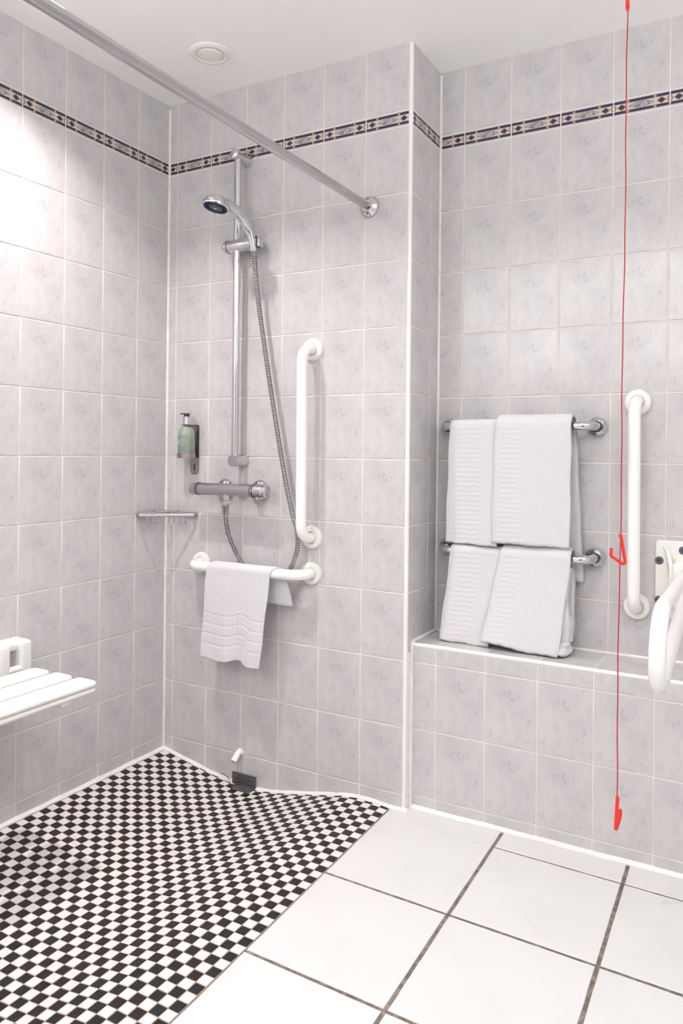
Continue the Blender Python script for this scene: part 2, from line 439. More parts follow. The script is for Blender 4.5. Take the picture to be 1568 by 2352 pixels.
# ledge shelf: slab + cut tiles laid flat, rounded white nosing along the front edge
lt = struct_box('ledge_top', (XC, LY+0.010, LZ-0.04), (XR, D, LZ-0.0015), M_GROUT)
x = 1.032-W*1
n = 0
while x < XR-0.02:
    a, b_ = max(x, XC+0.002), min(x+W, XR)
    pts = [(a+0.0015, LY+0.012), (b_-0.0015, LY+0.012), (b_-0.0015, D-0.004), (a+0.0015, D-0.004)]
    xc = x+W/2
    mb = MB().prism([(p[0]-xc, p[1]-0.128) for p in pts], -0.003, 0.0, 0.0012)
    o = mb.build('ledge_tile', M_TILE, lt); o.location = (xc, 0.128, LZ); x += W
nose = MB().tube([(XC+0.004, LY+0.005, LZ-0.004), (XR, LY+0.005, LZ-0.004)], 0.0062, 12)
tag(nose.build('trim_1', M_TRIM), kind='structure')
# external corner trim of the shower wall: quarter-round with flat web
cv = MB().tube([(XC-0.0065, 0.0065, -0.075), (XC-0.0065, 0.0065, ZT-0.013)], 0.0068, 16).box((XC-0.0125, 0.002, -0.075), (XC-0.0065, 0.012, ZT-0.013)).box((XC-0.0125, 0.010, -0.075), (XC-0.0006, LY+0.004, LZ-0.004))
tag(cv.build('trim_2', M_TRIM), kind='structure')
# silicone beads: shower corner, recess corner, shelf edges
def bead(name, pts, r, wob=0.0):
    P = []
    pts = [Vector(p) for p in pts]
    for a, b_ in zip(pts, pts[1:]):
        n = max(2, int((b_-a).length/0.02))
        for i in range(n): P.append(a.lerp(b_, i/n))
    P.append(pts[-1])
    rad = [r*(1+wob*random.uniform(-1, 1)) for _ in P]
    return tag(MB().tube(P, rad, 10).build(name, M_SIL), kind='structure')
bead('trim_3', [(0.0008, -0.0008, -0.05), (0.0008, -0.0008, 2.238)], 0.0055, 0.10)
bead('trim_4', [(XC+0.0008, D-0.0008, LZ), (XC+0.0008, D-0.0008, 2.240)], 0.0055, 0.10)
bead('trim_5', [(XC+0.0025, LY-0.001, -0.05), (XC+0.0025, LY-0.001, LZ+0.002), (XC+0.003, LY+0.01, LZ+0.004), (XC+0.003, D-0.004, LZ+0.003)], 0.0058, 0.10)
bead('trim_6', [(XC, D-0.001, LZ+0.001), (XR, D-0.001, LZ+0.001)], 0.0055, 0.12)

# ------------------------------------------------------------------ floor
def xr_edge(y): return 0.907-0.0155*y
def yline(x, k):                                                   # mosaic row line k at plan position x
    t = min(max(x/0.91, -0.1), 1.1)
    return (1-t)*(-0.0125-0.0263*k) + t*(-0.0235-0.0271*k)
def xline(y, i): return 0.016+(xr_edge(y)-0.0015-0.016)*i/33
def smax(a, b_, k=0.008):
    h = max(k-abs(a-b_), 0)/k; return max(a, b_)+h*h*k*0.25
def smooth_(x): return 1.0 if x > 0.85 else 0.0
def sag(x, y):
    ay = -y
    f = 1.0 if ay < 1.25 else max(0.0, 1-(ay-1.25)/0.35)
    sl = max(0.105, 0.190-0.14*ay)
    zl = -sl*max(x, 0)
    xf = min(0.74+0.06*ay, 0.780); d_ = xf-x
    zr = -(0.200-0.055*min(ay, 0.7))*0.5*(d_+math.sqrt(d_*d_+0.00035))
    crest = 0.0055*math.exp(-ay/0.16)*min(max((x-xf+0.02)/0.06, 0), 1)*min(max((0.915-x)/0.06, 0), 1)
    z = smax(zl, zr, 0.020)
    z = smax(z, -0.060+0.032*min(ay, 0.9), 0.02)
    return min(z, 0)*f+crest
def zfl(x, y): return ZF+sag(x, y)
# sub-slab
fl = struct_box('floor', (-0.06, YR-0.06, -0.26), (XR+0.06, D+0.06, -0.20), M_FGROUT)
# mosaic grout bed as a height field
NX, NY = 60, 80
vs = []; fs = []
for j in range(NY+1):
    y = 0.004-(1.60)*j/NY
    for i in range(NX+1):
        x = -0.002+(xr_edge(y)+0.002)*i/NX; vs.append((x, y, zfl(x, y)-0.0010))
for j in range(NY):
    for i in range(NX):
        a = j*(NX+1)+i; fs.append((a, a+NX+1, a+NX+2, a+1))
bed = link('shower_floor', new_mesh('mosaic_bed', vs, fs, M_MGROUT, True)); tag(bed, kind='structure')
def mosaic_mesh(m, nm):
    h = 0.0122; v = []
    for ix, z in ((0, -0.003), (0, -0.0005), (0.0007, 0.0)):
        v += [(-h+ix, -h+ix, z), (h-ix, -h+ix, z), (h-ix, h-ix, z), (-h+ix, h-ix, z)]
    f = [(8, 9, 10, 11)]
    for k in range(2):
        for i in range(4):
            j = (i+1) % 4; f.append((k*4+i, k*4+j, (k+1)*4+j, (k+1)*4+i))
    return new_mesh(nm, v, f, m)
MB_B, MB_W = mosaic_mesh(M_BLACK, 'black_mosaic'), mosaic_mesh(M_WHITE, 'white_mosaic')
cells = []
for r in range(-1, 58):
    for c in range(33):
        ya = yline(0.016+0.027*c, r); xa, xb = xline(ya, c), xline(ya, c+1)
        y1 = yline((xa+xb)/2, r); y0 = yline((xa+xb)/2, r+1)
        if y1 > -0.006: y1 = -0.006
        if y1-y0 < 0.008: continue
        if y0 < -1.58: continue
        cx, cy = (xa+xb)/2, (y0+y1)/2
        if 0.30 < cx < 0.425 and cy > 1.0: continue
        P = Vector((cx, cy, zfl(cx, cy)+random.uniform(-0.0003, 0.0004)))
        e = 0.012
        n = Vector((-(zfl(cx+e, cy)-zfl(cx-e, cy))/(2*e), -(zfl(cx, cy+e)-zfl(cx, cy-e))/(2*e), 1)).normalized()
        n = (n+Vector((random.uniform(-1, 1), random.uniform(-1, 1), 0))*0.006).normalized()
        ang = random.uniform(-0.012, 0.012)-0.008
        T = frame(P, n, (math.cos(ang), math.sin(ang), 0))
        s1 = (xb-xa)/0.027; s2 = (y1-y0)/0.0268
        T = T @ Matrix.Diagonal((s1, s2, 1, 1))
        cells.append((T, (c+r) % 2 == 1, P))
camP = Vector((1.8889, -2.0405, 1.0273))
def px_size(P):
    d = P-camP; z = d.dot(fw); 
    if z <= 0: return 0
    u = 1727.12*d.dot(rr)/z+814.95; v = 1033.73-1727.12*d.dot(uu)/z
    if not (-5 < u < 1573 and -5 < v < 2357): return 0
    return (camP.z-P.z)/(d.length*z*z)
order = sorted(cells, key=lambda c: -px_size(c[2]))
rest = {True: MB(), False: MB()}
for i, (T, blk, P) in enumerate(order):
    if i < 300:
        o = link('mosaic_tile', MB_B if blk else MB_W, bed); o.matrix_local = T
        continue
    me = MB_B if blk else MB_W
    rest[blk].add([v.co for v in me.vertices], [tuple(p.vertices) for p in me.polygons], 0, T)
tag(rest[True].build('mosaic_field', M_BLACK, bed, False), kind='stuff', label='black mosaic squares of the farther shower floor')
tag(rest[False].build('mosaic_field', M_WHITE, bed, False), kind='stuff', label='white mosaic squares of the farther shower floor')
# large white floor tiles with brown joints
XJ = lambda i, y: 0.907+0.0025+0.335*(i+1)-0.0155*y+(0.002 if i > 0 else 0)
YJ = lambda j, x: -0.057-0.340*j-0.024*(x-0.91)
ftile = struct_box('floor', (0.90, YR, -0.20), (XR, D*0+LY+0.01, ZF-0.0022), M_FGROUT)
ftile.name = 'tiled_floor'
fl.name = 'floor'
for i in range(-1, 6):
    for j in range(-1, 8):
        def cn(ii, jj):
            y = -0.06-0.34*jj if jj >= 0 else 0.03
            for _ in range(3):
                x = XJ(ii, y); y = YJ(jj, x) if jj >= 0 else 0.030
            if ii == -1: x = xr_edge(y)+0.0012
            return x, y
        c = [cn(i, j+1), cn(i+1, j+1), cn(i+1, j), cn(i, j)]
        if any(p[1] < YR-0.3 for p in c): continue
        gx0 = 0.0005 if i == -1 else 0.0045; gx1 = 0.0045
        gy1 = 0.0012 if j == 0 and i == -1 else (0.0034 if j == 0 else 0.0044); gy0 = 0.0012 if j == -1 and i == -1 else (0.0034 if j == -1 else 0.0044)
        if j == -1: gy1 = 0.0
        q = [(c[0][0]+gx0, c[0][1]+gy0), (c[1][0]-gx1, c[1][1]+gy0), (c[2][0]-gx1, c[2][1]-gy1), (c[3][0]+gx0, c[3][1]-gy1)]
        q = [(min(p[0], XR-0.002), max(p[1], YR+0.002)) for p in q]
        if q[1][0]-q[0][0] < 0.02 or q[3][1]-q[0][1] < 0.02: continue
        cx = sum(p[0] for p in q)/4; cy = sum(p[1] for p in q)/4
        # slightly chipped, wandering edges
        Q = []
        for a, b_ in zip(q, q[1:]+q[:1]):
            L = math.hypot(b_[0]-a[0], b_[1]-a[1]); m_ = 9
            nxy = (-(b_[1]-a[1])/L, (b_[0]-a[0])/L)
            for t in range(m_):
                wv = 0 if t == 0 else random.uniform(-0.0004, 0.0006)
                Q.append((a[0]+(b_[0]-a[0])*t/m_+nxy[0]*wv-cx, a[1]+(b_[1]-a[1])*t/m_+nxy[1]*wv-cy))
        o = MB().prism(Q, -0.006, 0.0, 0.0013).build('floor_tile', M_FTILE, ftile)
        o.location = (cx, cy, ZF+random.uniform(-0.0003, 0.0003))
# white skirting beads between floor and walls (following the sunken shower floor)
def strip(name, pts_in, wdt, hgt, inward):
    """triangular fillet: pts run along the wall foot, wdt into the floor, hgt up the wall"""
    v = []; f = []
    for i, (x, y) in enumerate(pts_in):
        ww = wdt*(1+0.10*math.sin(i*1.7)+0.06*random.uniform(-1, 1)); hh = hgt*(1+0.10*math.sin(i*0.9+1)+0.08*random.uniform(-1, 1))
        ix, iy = inward; z = zfl(x+ix*ww, y+iy*ww) if x+ix*ww < 0.91 else ZF
        z0 = zfl(x, y) if x < 0.91 else ZF
        v += [(x-ix*0.001, y-iy*0.001, z0+hh), (x+ix*ww*0.30, y+iy*ww*0.30, z0+hh*0.30+0.001), (x+ix*ww, y+iy*ww, z+0.0012), (x+ix*ww, y+iy*ww, z-0.004), (x-ix*0.001, y-iy*0.001, z0-0.012)]
    n = len(pts_in)
    for i in range(n-1):
        for k in range(4):
            a = i*5+k; f.append((a, a+1, a+6, a+5))
    o = link(name, new_mesh(name, v, f, M_SIL, True, None, 50)); return tag(o, kind='structure')
strip('baseboard_left', [(0.0, -1.58+i*0.02) for i in range(80)], 0.0135, 0.006, (1, 0))
strip('baseboard_back', [(0.0+i*0.0185, 0.0) for i in range(17)]+[(0.3155, 0.0)], 0.0120, 0.007, (0, -1))
strip('baseboard_back', [(0.4115, 0.0)]+[(0.425+i*0.0185, 0.0) for i in range(30)], 0.0120, 0.007, (0, -1))
strip('baseboard_ledge', [(XC+i*0.03, LY) for i in range(61)], 0.011, 0.010, (0, -1))


# ------------------------------------------------------------------ lamps and added fill lights
def downlight(i, x, y, pw, label):
    z = ceil_z(x, y)
    t = thing('ceiling_downlight', label, 'light', (x, y, z), 'recessed ceiling downlights')
    rim = MB().lathe([(0.045, 0.012), (0.030, 0.012), (0.030, -0.001), (0.034, -0.005), (0.044, -0.004), (0.048, 0.0)], None, 32, cap=False)
    rim.build('rim', M_WPLASTIC, t)
    m = bpy.data.materials.get('lamp_glow') or mat('lamp_glow', (1, 1, 1), 0.4, 0.0, Emission_Color=(1, 0.96, 0.9, 1), Emission_Strength=2.5)
    MB().lathe([(0.0001, 0.004), (0.029, 0.004)], None, 24).build('lens', m, t)
    ld = bpy.data.lights.new('lamp', 'AREA'); ld.shape = 'DISK'; ld.size = 0.055; ld.energy = pw; ld.color = SPOT_COL[i]
    ld.spread = math.radians(118)
    lo = link('lamp', ld, t); lo.location = (0, 0, -0.006)
for i, (x, y, pw) in enumerate(SPOTS):
    downlight(i, x, y, pw, ['recessed white downlight in the ceiling over the shower seat', 'recessed white downlight in the ceiling over the hinged rail',
                            'recessed white downlight in the ceiling between shower and room', 'recessed white downlight in the ceiling near the door'][i])
x, y, pw = FILL_PANEL
t = thing('ceiling_fill_light', 'added round opal fill light on the unseen ceiling behind the camera', 'light', (x, y, ceil_z(x, y)))  # unseen disc added for soft fill from behind the camera
MB().lathe([(0.26, 0.001), (0.27, -0.012), (0.27, -0.03), (0.255, -0.032)], None, 48, cap=False).build('rim', M_WPLASTIC, t)
m = mat('fill_glow', (1, 1, 1), 0.5, 0.0, Emission_Color=(1, 0.97, 0.93, 1), Emission_Strength=1.5)
MB().lathe([(0.255, -0.030), (0.20, -0.048), (0.10, -0.058), (0.0001, -0.060)], None, 48, cap=False).build('diffuser', m, t)
ld = bpy.data.lights.new('lamp', 'AREA'); ld.shape = 'DISK'; ld.size = 0.5; ld.energy = pw; ld.color = (1.0, 1.0, 1.0)
lo = link('lamp', ld, t); lo.location = (0, 0, -0.066)

for i, (x, y, z, pw) in enumerate(FILL_UPLIGHTS):  # unseen bowls added to bounce fill light off the ceiling
    side = x > 2.6
    t = thing('fill_uplighter', ['added unseen fill uplighter on the rear wall, far left', 'added unseen fill uplighter on the rear wall beside the door', 'added unseen fill uplighter on the right wall'][i], 'light', (XR if side else x, y if side else YR, z), 'added fill uplighters')
    off = (-0.09, 0, 0) if side else (0, 0.10, 0)
    MB().lathe([(0.0001, -0.075), (0.05, -0.066), (0.085, -0.035), (0.098, 0.0), (0.094, 0.0), (0.08, -0.032), (0.0001, -0.055)], Matrix.Translation(off), 36, cap=False).build('bowl', M_WPLASTIC, t)
    MB().rbox((-0.03, -0.012, -0.08), (0.03, 0.012, -0.03), 0.004, 0, Matrix.Rotation(PI/2, 4, 'Z') @ Matrix.Translation((0, 0.0, 0)) if side else None).build('wall_mount', M_WPLASTIC, t)
    ld = bpy.data.lights.new('lamp', 'AREA'); ld.shape = 'DISK'; ld.size = 0.16; ld.energy = pw; ld.color = (1.0, 1.0, 1.0)
    lo = link('lamp', ld, t); lo.location = (off[0], off[1], -0.008); lo.rotation_euler = (PI, 0, 0)

# ================================================================== OBJECTS
def smooth01(a, b_, x):
    t = min(max((x-a)/(b_-a), 0), 1); return t*t*(3-2*t)

# ---- ceiling extract vent
vx, vy = 0.3741, -0.2306; vz = ceil_z(vx, vy)
t = thing('ceiling_vent', 'round white extract vent in the ceiling above the shower', 'vent', (vx, vy, vz))
MB().lathe([(0.064, 0.0), (0.0632, -0.004), (0.058, -0.0075), (0.050, -0.009), (0.044, -0.0055), (0.0415, 0.004), (0.040, 0.03)], None, 56, cap=False).build('rim', M_WPLASTIC2, t)
MB().lathe([(0.0360, 0.012), (0.0360, -0.004), (0.0352, -0.0075), (0.033, -0.0095), (0.0001, -0.0105)], None, 56, cap=False).build('valve_disc', M_WPLASTIC2, t)
MB().lathe([(0.041, 0.020), (0.0001, 0.020)], None, 32, cap=False).build('throat', M_DARKMETAL, t)

# ---- shower curtain rail
rx, rz = 0.8113, 1.7728
t = thing('shower_curtain_rail', 'long chrome shower curtain rail crossing the ceiling view', 'rail', (rx, 0, rz))
MB().tube([(0, -0.012, 0), (0, YR+0.012, 0)], 0.0132, 28).build('tube', mat('rail_chrome', (0.54, 0.53, 0.54), 0.12, 1.0), t)
def cup(r, d, T, n=40):
    return MB().lathe([(0.0001, 0), (r, 0), (r, d*0.15), (r*0.96, d*0.30), (r*0.80, d*0.55), (r*0.62, d*0.72), (r*0.50, d*0.95), (r*0.50, d), (r*0.42, d), (0.0001, d)], T, n, cap=False)
for y, s in ((0, -1), (YR, 1)):
    f = cup(0.0330, 0.022, frame((0, y, 0), (0, s, 0))).build('wall_flange', M_CHROME, t)
for a in (0.2, 2.9):
    MB().lathe([(0.0035, 0), (0.0035, 0.003), (0.0018, 0.0042), (0.0001, 0.0042)], frame((0.024*math.sin(a)*0.2, -0.012, -0.021 if a < 1 else 0.021), (0, -0.8, -0.6 if a < 1 else 0.6)), 12, cap=False).build('screw', M_DARKMETAL, t)

# ---- shower riser rail with its slider
sx = 0.343; sy = -0.047
t = thing('shower_riser_rail', 'vertical chrome riser rail with sliding holder on the shower wall', 'shower rail', (sx, 0, 0.9877))
Z0 = 0.9877
def riser(z): return z-Z0
MB().tube([(0, sy, riser(0.995)), (0, sy, riser(1.985))], 0.0122, 24).build('tube', M_CHROME, t)
top = MB().lathe([(0.0001, 0), (0.0235, 0), (0.0235, 0.004), (0.0215, 0.008), (0.0200, 0.018), (0.0175, 0.045), (0.0170, 0.058), (0.0165, 0.061)], frame((0, 0, riser(1.998)), (0, -1, 0)), 36, cap=False).build('top_bracket', M_CHROME, t)
MB().lathe([(0.0168, 0.061), (0.0168, 0.0665), (0.0150, 0.0715), (0.0100, 0.0745), (0.0001, 0.0755)], frame((0, 0, riser(1.998)), (0, -1, 0)), 36, cap=False).build('bracket_cap', M_CHROME, top)
bot = MB().lathe([(0.0001, 0), (0.0230, 0), (0.0230, 0.003), (0.0205, 0.008), (0.0195, 0.020), (0.0190, 0.055), (0.0188, 0.060)], frame((0, 0, riser(0.9877)), (0, -1, 0)), 36, cap=False).build('bottom_bracket', M_CHROME, t)
MB().lathe([(0.0190, 0.060), (0.0190, 0.062), (0.0180, 0.0635), (0.0001, 0.0640)], frame((0, 0, riser(0.9877)), (0, -1, 0)), 36, cap=False).build('bracket_cap', M_SATIN, bot)
# slider: horizontal barrel, knob left, holder cradle right
bz = riser(1.700)
sl = MB().lathe([(0.0001, -0.048+0.010), (0.0205, -0.038), (0.0215, -0.034), (0.0215, 0.068), (0.0190, 0.074), (0.0001, 0.075)], frame((0.002, sy, bz), (1, 0, 0.02), (0, 1, 0)), 36, cap=False).build('slider', M_CHROME, t)
MB().lathe([(0.0216, -0.033), (0.0220, -0.0335), (0.0220, -0.037), (0.0216, -0.0375)], frame((0.002, sy, bz), (1, 0, 0.02)), 36).build('seam_ring', M_DARKMETAL, sl)
MB().lathe([(0.0212, -0.036), (0.0225, -0.041), (0.0222, -0.046), (0.0170, -0.0535), (0.008, -0.057), (0.0001, -0.058)], frame((0.002, sy, bz), (1, 0, 0.02)), 36, cap=False).build('clamp_knob', M_CHROME, sl)
MB().lathe([(0.0186, 0.070), (0.0196, 0.075), (0.0196, 0.084), (0.0185, 0.088), (0.0001, 0.090)], frame((0.002, sy, bz), (1, 0, 0.02)), 32, cap=False).build('holder_cap', M_DARKMETAL, sl)
MB().rbox((-0.0165, -0.0025, -0.014), (0.0165, 0.0025, 0.014), 0.002, 0, frame((0.094, sy-0.001, bz+0.001), (0, -1, 0), (0, 0, 1))).build('holder_wing', M_CHROME, sl)

# ---- hand shower
# plane of the handset: x ~ 0.405; leaves the cradle at (0.408,-0.066,1.70) and curves forward and up
hp = [(0.420, -0.062, 1.672), (0.418, -0.066, 1.700), (0.414, -0.074, 1.728), (0.408, -0.092, 1.755), (0.403, -0.118, 1.776), (0.400, -0.148, 1.788), (0.399, -0.185, 1.7915), (0.399, -0.205, 1.790)]
hr = [0.0105, 0.0125, 0.0145, 0.0162, 0.0172, 0.0175, 0.0165, 0.011]
t = thing('hand_shower', 'chrome hand shower with dark nozzle face resting in the slider', 'shower head', (0.420, -0.062, 1.672))
P = smoothpath(hp, 7); Rr = []
for i in range(len(P)):
    q = i/(len(P)-1)*(len(hr)-1); k = min(int(q), len(hr)-2); Rr.append(hr[k]+(hr[k+1]-hr[k])*(q-k))
hb = MB().tube(P, Rr, 24)
o = hb.build('handle', M_CHROME); under(o, t)
HC = Vector((0.399, -0.2250, 1.7780)); HN = Vector((-0.10, -0.20, -0.97)).normalized()
Th = frame(HC, HN)
o = MB().lathe([(0.0001, -0.024), (0.016, -0.0185), (0.028, -0.018), (0.0375, -0.009), (0.0415, 0.001), (0.0418, 0.009), (0.0400, 0.0125), (0.0375, 0.0125), (0.0375, 0.009)], Th, 48, cap=False).build('head', M_CHROME); under(o, t)
hd = o
o = MB().lathe([(0.0418, 0.0012), (0.0424, 0.0020), (0.0424, 0.0035), (0.0418, 0.0042)], Th, 48, cap=False).build('seam_ring', M_SATIN, hd)
o.data.transform(Matrix.Translation((0, 0, 0))); o.parent = hd; o.data.transform(Matrix.Translation(-t.location))
o = MB().lathe([(0.0374, 0.0105), (0.020, 0.0108), (0.018, 0.0125), (0.0001, 0.0132)], Th, 48, cap=False).build('nozzle_face', M_SHGREY); under(o, t); nf = o
nm = MB()
for ring, cnt in ((0.0335, 30), (0.0285, 26), (0.0240, 22)):
    for k in range(cnt):
        a = 2*PI*k/cnt+ring*40
        nm.lathe([(0.0015, 0), (0.0013, 0.0055), (0.0006, 0.0062)], Th @ Matrix.Translation((ring*math.cos(a), ring*math.sin(a), 0.0105)), 6)
o = nm.build('rubber_nozzles', M_NAVYR); under(o, t); o['kind'] = 'stuff'; o['label'] = 'navy rubber nozzles'
o = MB().lathe([(0.0058, 0.0125), (0.0055, 0.0150), (0.0001, 0.0155)], Th, 20, cap=False).build('centre_button', M_SATIN); under(o, t)
Tn = frame(P[0], P[0]-P[1])
o = MB().lathe([(0.0110, -0.028), (0.0112, -0.004), (0.0100, 0.0), (0.0085, 0.004)], frame(P[0], P[0]-P[1]), 28).build('hose_nut', M_CHROME); under(o, t)

# ---- ribbed shower hose (hangs from the handset, loops behind the towel and returns to the mixer)
hs = [(0.4225, -0.0600, 1.664), (0.426, -0.056, 1.60), (0.4275, -0.046, 1.5264), (0.4500, -0.042, 1.3828), (0.4850, -0.042, 1.1981), (0.5310, -0.042, 0.9743), (0.5650, -0.042, 0.8368), (0.5850, -0.038, 0.770),
      (0.5840, -0.036, 0.705), (0.5600, -0.034, 0.650), (0.515, -0.032, 0.600), (0.455, -0.032, 0.585), (0.400, -0.033, 0.612), (0.3600, -0.042, 0.665), (0.334, -0.058, 0.730), (0.3290, -0.072, 0.785), (0.3290, -0.075, 0.812)]
HP = smoothpath(hs, 40)
# resample by arc length: ring every 1.05 mm
acc = [0.0]
for a, b_ in zip(HP, HP[1:]): acc.append(acc[-1]+(b_-a).length)
Ltot = acc[-1]; step = 0.00135; pts = []; j = 0; s_ = 0.0
while s_ < Ltot:
    while acc[j+1] < s_: j += 1
    q = (s_-acc[j])/(acc[j+1]-acc[j]); pts.append(HP[j].lerp(HP[j+1], q)); s_ += step
t = thing('shower_hose', 'flexible ribbed chrome and black hose hanging from the hand shower', 'hose', tuple(HP[-1]))
m_h = MB(); NR = 10
# ribs: 4 stations per 4.6 mm pitch: band (chrome) and groove (black)
rad = [0.0078, 0.0078, 0.0072, 0.0072]
vs = []; tn = None
Pp = pts; nx = None
for i in range(len(Pp)):
    tg = (Pp[min(i+1, len(Pp)-1)]-Pp[max(i-1, 0)]).normalized()
    if nx is None: nx = tg.cross(Vector((0, 1, 0))).normalized()
    nx = (nx-tg*nx.dot(tg)).normalized(); ny = tg.cross(nx)
    for k in range(NR):
        a = 2*PI*k/NR; vs.append(Pp[i]+(nx*math.cos(a)+ny*math.sin(a))*rad[i % 4])
fb = []; mi = []
for i in range(len(Pp)-1):
    for k in range(NR):
        j2 = (k+1) % NR; fb.append((i*NR+k, i*NR+j2, (i+1)*NR+j2, (i+1)*NR+k)); mi.append(0 if i % 4 in (0, 3) else 1)
me = new_mesh('hose_tube', vs, fb, [mat('hose_chrome', (0.72, 0.71, 0.72), 0.2, 1.0), mat('hose_groove', (0.012, 0.012, 0.014), 0.5)], True, mi, 25)
o = link('ribbed_tube', me); under(o, t)
o = MB().lathe([(0.0085, 0.000), (0.0092, 0.004), (0.0112, 0.030), (0.0125, 0.034), (0.0125, 0.046)], frame((0.3290, -0.075, 0.806), (0, 0, 1)), 8).build('end_sleeve', M_CHROME, None, True, 25); under(o, t)

# ---- thermostatic bar mixer
t = thing('shower_mixer', 'chrome thermostatic bar mixer below the riser rail', 'mixer', (0.341, 0, 0.890))
T = frame((0.3325-0.341, -0.068, 0.002), (1, 0, 0.004), (0, 0, 1))
MB().lathe([(0.0001, -0.118), (0.0205, -0.118), (0.0205, 0.098), (0.0001, 0.098)], T, 40, cap=False).build('body', M_SATIN, t)
lk = MB().lathe([(0.0001, -0.159), (0.010, -0.158), (0.0175, -0.153), (0.0205, -0.143), (0.0208, -0.126), (0.0208, -0.121)], T, 40, cap=False).build('flow_knob', M_SATIN, t)
MB().lathe([(0.0213, -0.128), (0.0213, -0.1185)], T, 40, cap=False).build('scale_ring', M_DARKMETAL, lk)
dm = MB()
for a in (0.2, 0.9, 1.6, 2.3, 3.0): dm.lathe([(0.0001, 0.0), (0.0011, 0), (0.0001, 0.0004)], T @ Matrix.Rotation(a+PI/2, 4, 'Z') @ Matrix.Translation((0.0213, 0, -0.123)) @ Matrix.Rotation(PI/2, 4, 'Y'), 8, cap=False)
dm.build('scale_dots', M_WPLASTIC, lk)
rk = MB().lathe([(0.0225, 0.103), (0.0215, 0.110), (0.0212, 0.148), (0.0190, 0.155), (0.0178, 0.158), (0.0001, 0.159)], T, 14, cap=False).build('temperature_knob', M_CHROME, t, True, 20)
MB().lathe([(0.0222, 0.0985), (0.0228, 0.0995), (0.0228, 0.103)], T, 40, cap=False).build('scale_ring', M_DARKMETAL, rk)
MB().lathe([(0.0229, 0.103), (0.0229, 0.110)], T, 40, cap=False).build('temperature_scale', mat('grey_scale', (0.22, 0.22, 0.23), 0.4, 0.5), rk)
tx = bpy.data.curves.new('temp_mark', 'FONT'); tx.body = '38'; tx.size = 0.007; tx.align_x = 'CENTER'; tx.align_y = 'CENTER'
to = bpy.data.objects.new('temp_mark', tx); COL.objects.link(to)
dg = bpy.context.evaluated_depsgraph_get(); me = bpy.data.meshes.new_from_object(to.evaluated_get(dg)); bpy.data.objects.remove(to)
me.materials.clear(); me.materials.append(M_WPLASTIC); o = link('temperature_mark', me, rk)
o.matrix_local = Matrix.Translation((0.3325-0.341+0.1066, -0.068-0.02305, 0.004)) @ Matrix.Rotation(PI/2, 4, 'X')
for dx, wz in ((0.2681-0.341+0.0015, 0), (0.4138-0.341, 0)):
    fl_ = MB().lathe([(0.0001, 0), (0.0355, 0), (0.0355, 0.003), (0.0335, 0.009), (0.0270, 0.015), (0.0175, 0.019), (0.0150, 0.023), (0.0150, 0.066)], frame((dx, 0, 0.0), (0, -1, 0)), 44, cap=False).build('wall_flange', M_CHROME, t)
MB().lathe([(0.0001, 0.0), (0.0115, 0.0), (0.0115, 0.034), (0.0001, 0.034)], frame((-0.012, -0.070, -0.012), (0, 0, -1)), 28, cap=False).build('outlet', M_CHROME, t)
MB().lathe([(0.0120, 0), (0.0142, 0.002), (0.0142, 0.012), (0.0122, 0.014)], frame((-0.012, -0.072, -0.032), (0, 0, -1)), 6).build('hose_union', M_CHROME, t, True, 20)

# ---- soap dispenser bracket (steel) and its pump bottle
bx, by = 0.1306, -0.044
t = thing('bottle_bracket', 'brushed steel wall bracket holding the soap bottle', 'bracket', (0.1270, 0, 0.985))
bk = MB()
Tb = frame((0.004, -0.0005, 0.0), (0, -1, 0), (1, 0, 0))       # local x -> +x, y -> world z*(-1)? handled below
def plate_pts(): 
    pts = [(-0.020, 0.122)]
    for i in range(9):
        a = PI+i/8*PI; pts.append((0.020*math.cos(a), -0.030+0.020*math.sin(a)))
    pts += [(0.020, 0.122)]
    return pts
Tp = Matrix(((1, 0, 0, 0.004), (0, 0, -1, 0), (0, 1, 0, 0), (0, 0, 0, 1)))   # x->x, y->z, z->-y
bk.prism(plate_pts(), 0.0, 0.0022, 0.0006, 0, Tp)
bk.build('back_plate', M_STEEL, t)
MB().prism(rrect(-0.024, 0.0, 0.024, 0.062, 0.018, 6), 0, 0.0018, 0.0004, 0, Matrix.Translation((0.004, -0.062, 0.1225))).build('neck_plate', M_STEEL, t)
cp = MB()
n = 36
R0 = 0.0302; R1 = 0.0314
cp.lathe([(0.0001, 0.0), (R1, 0.0), (R1, 0.0160), (R0, 0.0160), (R0, 0.0012), (0.0001, 0.0012)], Matrix.Translation((bx-0.1270, by, 0.008)), 44, cap=False)
cp.build('cup', M_STEEL, t)
kb = smoothpath([(0.0042, -0.0028, -0.012), (0.0022, -0.0028, -0.0155), (0.0036, -0.0028, -0.019), (0.0052, -0.0028, -0.0185), (0.0040, -0.0028, -0.026), (0.0040, -0.0028, -0.0300)], 5)
MB().tube(kb, 0.0013, 8).lathe([(0.0001, 0), (0.0024, 0), (0.0024, 0.0008), (0.0001, 0.0008)], frame((0.0040, -0.0024, -0.032), (0, -1, 0)), 14, cap=False).build('key_slot', M_HOLE, t)

